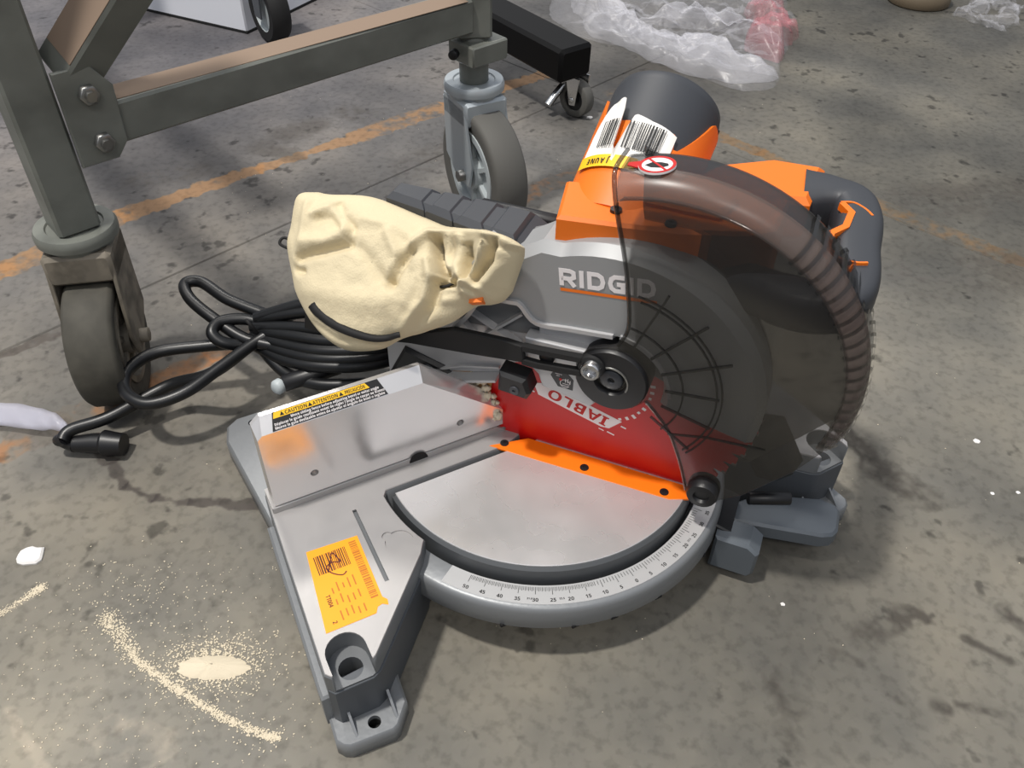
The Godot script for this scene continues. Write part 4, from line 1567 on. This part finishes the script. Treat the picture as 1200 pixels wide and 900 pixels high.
func saw_cord():
	var lines := [
		# plug end to the tie and into the bundle
		[Vector3(-458, 24, -590), Vector3(-452, 28, -602), Vector3(-417, 32, -618), Vector3(-366, 42, -656), Vector3(-315, 62, -655), Vector3(-278, 72, -695), Vector3(-240, 96, -712), Vector3(-195, 108, -718), Vector3(-160, 100, -715)],
		# big loop on the left
		[Vector3(-252, 78, -702), Vector3(-288, 66, -702), Vector3(-333, 64, -697), Vector3(-380, 65, -684), Vector3(-400, 65, -658), Vector3(-398, 64, -632), Vector3(-384, 63, -614), Vector3(-362, 62, -608), Vector3(-331, 66, -622), Vector3(-304, 72, -652), Vector3(-270, 80, -690), Vector3(-240, 90, -705)],
		# upper loop
		[Vector3(-262, 92, -716), Vector3(-310, 98, -735), Vector3(-345, 104, -758), Vector3(-362, 104, -754), Vector3(-352, 98, -735), Vector3(-322, 90, -712), Vector3(-286, 80, -692), Vector3(-250, 76, -684)],
		# small loop
		[Vector3(-262, 84, -708), Vector3(-288, 90, -712), Vector3(-312, 92, -704), Vector3(-318, 88, -690), Vector3(-306, 80, -684), Vector3(-284, 72, -690), Vector3(-262, 70, -694)],
		# strands of the bundle behind the fence
		[Vector3(-280, 66, -698), Vector3(-240, 72, -668), Vector3(-200, 80, -650), Vector3(-150, 84, -648), Vector3(-112, 84, -668), Vector3(-92, 80, -710)],
		[Vector3(-280, 76, -702), Vector3(-236, 84, -678), Vector3(-196, 92, -660), Vector3(-148, 98, -656), Vector3(-110, 98, -672), Vector3(-86, 94, -716)],
		[Vector3(-280, 84, -706), Vector3(-230, 98, -690), Vector3(-190, 106, -676), Vector3(-144, 110, -668), Vector3(-106, 108, -684), Vector3(-84, 104, -720)],
		[Vector3(-276, 90, -712), Vector3(-226, 108, -702), Vector3(-186, 118, -694), Vector3(-140, 122, -686), Vector3(-104, 120, -700), Vector3(-80, 116, -730)],
		[Vector3(-278, 80, -704), Vector3(-234, 92, -684), Vector3(-193, 99, -668), Vector3(-146, 104, -662), Vector3(-108, 103, -678), Vector3(-85, 99, -718)],
		[Vector3(-280, 70, -700), Vector3(-238, 78, -673), Vector3(-198, 86, -655), Vector3(-149, 91, -652), Vector3(-111, 91, -670), Vector3(-89, 87, -713)],
		[Vector3(-276, 92, -712), Vector3(-224, 114, -708), Vector3(-184, 124, -702), Vector3(-140, 128, -694), Vector3(-104, 126, -706)],
		[Vector3(-278, 70, -700), Vector3(-240, 60, -662), Vector3(-200, 62, -642), Vector3(-152, 66, -640)],
	]
	var st := mb()
	for l in lines:
		var p := []
		for v in curve(l, 8):
			p.append(world_to_saw(v))
		tube(st, p, 6.6, 12)
	var cord := obj("power_cord", st, M.cord_black, saw)
	st = mb()
	var loop := []
	for k in 17:
		var t := TAU * k / 16.0
		loop.append(world_to_saw(Vector3(-276, 78, -704) + Vector3(0.28, 0, 0.16) * cos(t) * 14 + Vector3(-0.1, 0.9, 0.4) * sin(t) * 27 + Vector3(0.1, 0.0, 0.3) * cos(t) * 16))
	tube(st, loop, 2.0, 8)
	obj("cable_tie", st, M.black_matt, cord)
	st = mb()
	var P := func(v): return world_to_saw(v)
	tube(st, curve([P.call(Vector3(-456, 25, -592)), P.call(Vector3(-464, 20, -594)), P.call(Vector3(-463, 15, -597)), P.call(Vector3(-450, 14, -595))], 5), [6.6, 6.6, 6.6, 6.6, 6.6, 6.6, 6, 6, 6, 6, 6.5, 7, 7.5, 8, 8.5, 9], 12)
	tube(st, [P.call(Vector3(-452, 14, -595)), P.call(Vector3(-432, 14, -597)), P.call(Vector3(-420, 14, -597))], [8.5, 10.5, 11.0], 14)
	tube(st, [P.call(Vector3(-423, 14, -597)), P.call(Vector3(-420.5, 14, -597)), P.call(Vector3(-419, 14, -597)), P.call(Vector3(-409, 14, -596.5)), P.call(Vector3(-400, 14, -596))], [11.5, 14.0, 14.0, 12.5, 11.5], 14)
	obj("plug", st, M.black_plastic, cord)
	# thin translucent sleeve trailing from the plug
	st = mb()
	var R := []
	var mid := curve([Vector3(-462, 15, -612), Vector3(-480, 16, -624), Vector3(-505, 12, -632), Vector3(-545, 10, -640), Vector3(-600, 9, -640), Vector3(-660, 8, -630)], 6)
	for i in mid.size():
		var f := float(i) / (mid.size() - 1)
		var w := lerpf(5.0, 17.0, clampf(f * 2.2, 0, 1))
		var row := PackedVector3Array()
		for k in 10:
			var t := TAU * k / 10.0
			row.append(mid[i] + Vector3(cos(t) * w * 0.3, sin(t) * (7.0 + 1.5 * sin(i * 1.3)), cos(t) * w))
		R.append(row)
	grid(st, R, true)
	tag(obj("plastic_sleeve", st, M.film_strip, self), "pale translucent plastic sleeve on the floor beside the black plug", "plastic sleeve")

# ------------------------------------------------------------------ dust bag
func make_bag():
	var c := Vector3(-100, 245, 20)
	var k := sqrt(0.5)
	var bxf := saw.transform * Transform3D(H.basis, Vector3.ZERO)
	var loc := Transform3D(Basis(Vector3(1, 0, 0), Vector3(0, k, -k), Vector3(0, k, k)), c)
	var bag := thing("dust_bag", "cream cloth dust bag with black zip, hanging from the rear of the saw", "dust bag")
	bag.transform = Transform3D(bxf.basis * loc.basis, bxf * (c * K))
	var outl := [V(73, 9), V(72, 34), V(67, 40), V(42, 46), V(18, 50), V(-14, 54), V(-64, 60), V(-104, 54), V(-118, 53), V(-134, 46), V(-132, 20), V(-130, 2), V(-117, -22), V(-106, -39), V(-80, -61), V(-52, -70), V(-22, -62), V(-6, -49), V(14, -37), V(33, -25), V(48, -9), V(61, -4), V(69, 1), V(73, 9)]
	var rim := curve(outl, 11)
	rim.pop_back()
	var ctr := V(-38, 4)
	# folds: path, height, width
	var folds := [
		[[V(-105, -7), V(-82, 2), V(-60, 13), V(-62, 26), V(-84, 43)], -7.0, 5.0], [[V(-102, 6), V(-80, 12), V(-66, 22)], 5.0, 7.0],
		[[V(-102, 31), V(-88, 42), V(-73, 35), V(-62, 20)], 4.0, 5.0], [[V(-95, 28), V(-85, 30), V(-76, 24)], -5.0, 6.0],
		[[V(-16, -7), V(-12, 7), V(-5, 20)], -10.0, 5.5], [[V(-5, 24), V(2, 39), V(28, 45), V(49, 42), V(75, 37)], 8.0, 4.5],
		[[V(11, 16), V(17, 2), V(15, -17), V(4, -38), V(0, -45)], 8.0, 6.0], [[V(22, 0), V(21, -15), V(10, -36), V(2, -48)], -9.0, 5.0],
		[[V(10, 33), V(16, 20), V(22, 10)], -20.0, 4.0], [[V(18, 38), V(20, 24), V(27, 13)], 5.0, 3.0], [[V(25, 38), V(31, 17), V(47, -5), V(51, -11)], 9.0, 4.5],
		[[V(34, 33), V(38, 18), V(40, 8)], -14.0, 3.0], [[V(41, 44), V(47, 34), V(44, 5)], 8.0, 4.0], [[V(50, 38), V(52, 24), V(47, 10)], -18.0, 4.0],
		[[V(26, 8), V(24, 1), V(34, 4)], -18.0, 4.0], [[V(46, 37), V(60, 33), V(75, 34)], -4.0, 3.0], [[V(45, 4), V(60, 0), V(78, -3)], 4.0, 3.0],
		[[V(-55, 37), V(-26, 38), V(-7, 31)], 3.5, 7.0], [[V(-49, 12), V(-25, -6), V(-15, -9)], -4.0, 7.0], [[V(-106, -17), V(-98, -17)], -6.0, 4.0],
		[[V(-80, -56), V(-52, -64), V(-20, -58), V(0, -48)], -4.0, 4.0], [[V(-90, -30), V(-60, -30), V(-20, -25)], 3.0, 12.0], [[V(26, 28), V(36, 20)], -15.0, 12.0], [[V(-30, 30), V(-14, 12), V(-18, -4)], 4.0, 6.0], [[V(-4, 20), V(6, 4), V(2, -20)], 4.0, 9.0], [[V(-112, 40), V(-108, 10), V(-110, -8)], 3.0, 5.0], [[V(30, -12), V(52, -4), V(62, 20)], 4.0, 5.0]]
	var nz := FastNoiseLite.new()
	nz.seed = 4
	nz.frequency = 0.03
	var push := func(x: float, y := 0.0) -> float: return (20.0 + 0.9 * clampf(y, 0.0, 50.0)) * smoothstep(5.0, 60.0, x)
	var hgt := func(p: Vector2, r: float) -> float:
		var h := 30.0 * sqrt(maxf(0.0, 1.0 - pow(r, 3.2)))
		var damp := clampf((1.0 - r) * 6.0, 0.0, 1.0)
		for f in folds:
			var dmin := 1e9
			for i in f[0].size() - 1:
				dmin = minf(dmin, p.distance_squared_to(Geometry2D.get_closest_point_to_segment(p, f[0][i], f[0][i + 1])))
			h += f[1] * exp(-dmin / (f[2] * f[2] * 0.62)) * (0.25 + 0.75 * damp)
		return h + nz.get_noise_2d(p.x, p.y) * 1.6 * damp
	var st := mb()
	var R := []
	var rings := 60
	for i in rings + 1:
		var r := float(i) / rings
		r = maxf(0.004, pow(r, 0.8))
		var row := PackedVector3Array()
		for q in rim:
			var p: Vector2 = ctr.lerp(q, r)
			row.append(Vector3(p.x + 0.4 * push.call(p.x, p.y), p.y, hgt.call(p, r) + push.call(p.x, p.y)))
		R.append(row)
	for i in range(rings - 1, -1, -2):
		var r := maxf(0.004, pow(float(i) / rings, 0.8))
		var row := PackedVector3Array()
		for q in rim:
			var p: Vector2 = ctr.lerp(q, r)
			row.append(Vector3(p.x + 0.4 * push.call(p.x, p.y), p.y, -20.0 * sqrt(maxf(0.0, 1.0 - r * r)) + push.call(p.x, p.y)))
		R.append(row)
	grid(st, R, true, Transform3D.IDENTITY, true)
	obj("bag_cloth", st, M.cloth, bag)
	# zip
	st = mb()
	var zp := []
	for v in curve([V(-81, -41), V(-74, -46), V(-58, -52), V(-37, -55), V(-18, -54), V(0, -46)], 6):
		var rr: float = (v - ctr).length() / 74.0
		zp.append(Vector3(v.x, v.y, hgt.call(v, clampf(rr, 0, 0.93)) - 0.5))
	var rad := []
	for i in zp.size():
		rad.append(lerpf(5.4, 2.4, float(i) / zp.size()))
	tube(st, zp, rad, 8)
	obj("zip", st, M.black_matt, bag)
	st = mb()
	tube(st, curve([Vector3(13, 2, 17), Vector3(22, -1, 20), Vector3(32, 4, 20), Vector3(36, 12, 16)], 6), 1.3, 8)
	obj("wire_ring", st, M.black_matt, bag)
	st = mb()
	tube(st, curve([Vector3(-128, 8, 0), Vector3(-136, 8, 4), Vector3(-137, 2, 5), Vector3(-128, 0, 2)], 5), 1.3, 8)
	obj("wire_ring", st, M.black_matt, bag)
	st = mb()
	prism(st, P2([54, -3, 65, -1, 65, -6, 55, -9]), 26, 36, 0.3, 0.3)
	obj("bag_tab", st, M.orange, bag)

# ------------------------------------------------------------------ crumbs on the floor
func make_debris():
	rng.seed = 21
	# sawdust heap: a low mound and loose grains around it
	var heap := thing("sawdust_heap", "small heap of pale sawdust on the floor left of the saw", "sawdust", Vector3.ZERO)
	heap.set_meta("kind", "stuff")
	var nz := FastNoiseLite.new()
	nz.seed = 3
	nz.frequency = 0.08
	var st := mb()
	var R := []
	for i in 13:
		var row := PackedVector3Array()
		var r := 1.0 - i / 12.0
		for j in 56:
			var t := TAU * j / 56.0
			var x := cos(t) * 30.0 * r * (1.0 + 0.12 * nz.get_noise_2d(cos(t) * 30, sin(t) * 30))
			var z := sin(t) * 11.0 * r * (1.0 + 0.2 * nz.get_noise_2d(cos(t) * 30 + 50, sin(t) * 30))
			row.append(Vector3(-245 + x, 0.2 + 6.0 * pow(1.0 - r, 0.8) + 1.0 * maxf(0, nz.get_noise_2d(x * 8, z * 8)) * (1 - r), -357 + z))
		R.append(row)
	grid(st, R, true, Transform3D.IDENTITY, true)
	var mound := obj("mound", st, M.dust, heap)
	mound.set_meta("kind", "stuff")
	var xs := []
	for i in 1500:
		var g := Vector2(rng.randfn(0, 1), rng.randfn(0, 1))
		xs.append([Vector3(-245 + g.x * 22, 0, -361 + g.y * 13), rng.randf_range(0.5, 1.7)])
	grains("loose_grains", xs, heap)
	# the swept streak beside it
	xs = []
	var way := curve([V(-352, -402), V(-332, -385), V(-310, -362), V(-284, -346), V(-258, -331), V(-226, -315), V(-196, -303), V(-178, -298)], 10)
	for i in 2600:
		var f := rng.randf()
		var p: Vector2 = way[int(f * (way.size() - 1))]
		var sd := 2.6 if f > 0.25 else 6.0
		if rng.randf() < 0.12:
			sd *= 4.0
		xs.append([Vector3(p.x + rng.randfn(0, sd * 0.7), 0, p.y + rng.randfn(0, sd * 0.7)), rng.randf_range(0.5, 1.6)])
	var streak := thing("sawdust_streak", "thin diagonal streak of swept sawdust below the sawdust heap", "sawdust")
	streak.set_meta("kind", "stuff")
	grains("grains", xs, streak)
	xs = []
	var way2 := curve([V(-470, -385), V(-447, -402), V(-426, -424), V(-420, -432)], 8)
	for i in 700:
		var p: Vector2 = way2[rng.randi() % way2.size()]
		xs.append([Vector3(p.x + rng.randfn(0, 2.2), 0, p.y + rng.randfn(0, 2.2)), rng.randf_range(0.5, 1.4)])
	var st3 := thing("sawdust_streak", "short sawdust streak at the left edge, below the white flake", "sawdust")
	st3.set_meta("kind", "stuff")
	grains("grains", xs, st3)
	xs = []
	for i in 420:
		xs.append([Vector3(rng.randf_range(-420, -150), 0, rng.randf_range(-460, -265)), rng.randf_range(0.4, 1.3)])
	for i in 160:
		xs.append([Vector3(rng.randfn(-330, 35), 0, rng.randfn(-430, 22)), rng.randf_range(0.5, 1.5)])
	for i in 260:
		xs.append([Vector3(rng.randf_range(-450, 520), 0, rng.randf_range(-1500, -280)), rng.randf_range(0.4, 1.2)])
	var sc := thing("sawdust_scatter", "loose pale specks of sawdust scattered over the floor", "sawdust")
	sc.set_meta("kind", "stuff")
	grains("grains", xs, sc)
	# flakes
	flake("plaster_flake", "large white flake lying alone on the floor at the left edge", Vector3(-444, 0, -465), 13.0, 11.0, 1)
	flake("paint_chip", "white chip on bare floor right of the blade guard, largest of those there", Vector3(505, 0, -640), 4.0, 3.4, 2)
	flake("paint_chip", "tiny white chip on the right floor, left of a twin near the frame edge", Vector3(492, 0, -566), 2.4, 2.2, 3)
	flake("paint_chip", "tiny white chip at the right edge of the frame beside its twin", Vector3(519, 0, -568), 2.2, 2.0, 4)
	flake("paint_chip", "tiny white chip on the floor below the right foot of the saw", Vector3(248, 0, -430), 2.2, 1.9, 5)
	flake("paint_chip", "white chip on the floor between the black stand caster and the saw motor", Vector3(127, 0, -1415), 6.0, 5.0, 6)

func flake(called: String, label: String, at: Vector3, a: float, b: float, seed_: int):
	rng.seed = seed_ * 77
	var p := PackedVector2Array()
	for k in 14:
		var t := TAU * k / 14.0
		var r := rng.randf_range(0.78, 1.08)
		p.append(V(cos(t) * a * r, sin(t) * b * r))
	var st := mb()
	prism(st, p, 0, minf(a, b) * 0.3, 0, minf(a, b) * 0.15, Transform3D(UPX, Vector3.ZERO))
	var o := obj(called, st, M.chip, self, Transform3D(Basis.IDENTITY, at * K))
	tag(o, label, "flake" if called == "plaster_flake" else "chip")

func grains(called: String, xs: Array, parent: Node):
	var st := mb()
	box(st, Vector3(0, 0.5, 0), Vector3(1.5, 1.0, 1.0), 0.2)
	var mm := MultiMesh.new()
	mm.transform_format = MultiMesh.TRANSFORM_3D
	mm.mesh = st.commit()
	mm.instance_count = xs.size()
	for i in xs.size():
		var b := Basis(Vector3.UP, rng.randf() * TAU) * Basis.from_scale(Vector3(1.0, 0.7, 1.0) * xs[i][1] * 0.72)
		mm.set_instance_transform(i, Transform3D(b, xs[i][0] * K))
	var o := MultiMeshInstance3D.new()
	o.name = called
	o.multimesh = mm
	o.material_override = M.dust
	o.set_meta("kind", "stuff")
	parent.add_child(o, true)
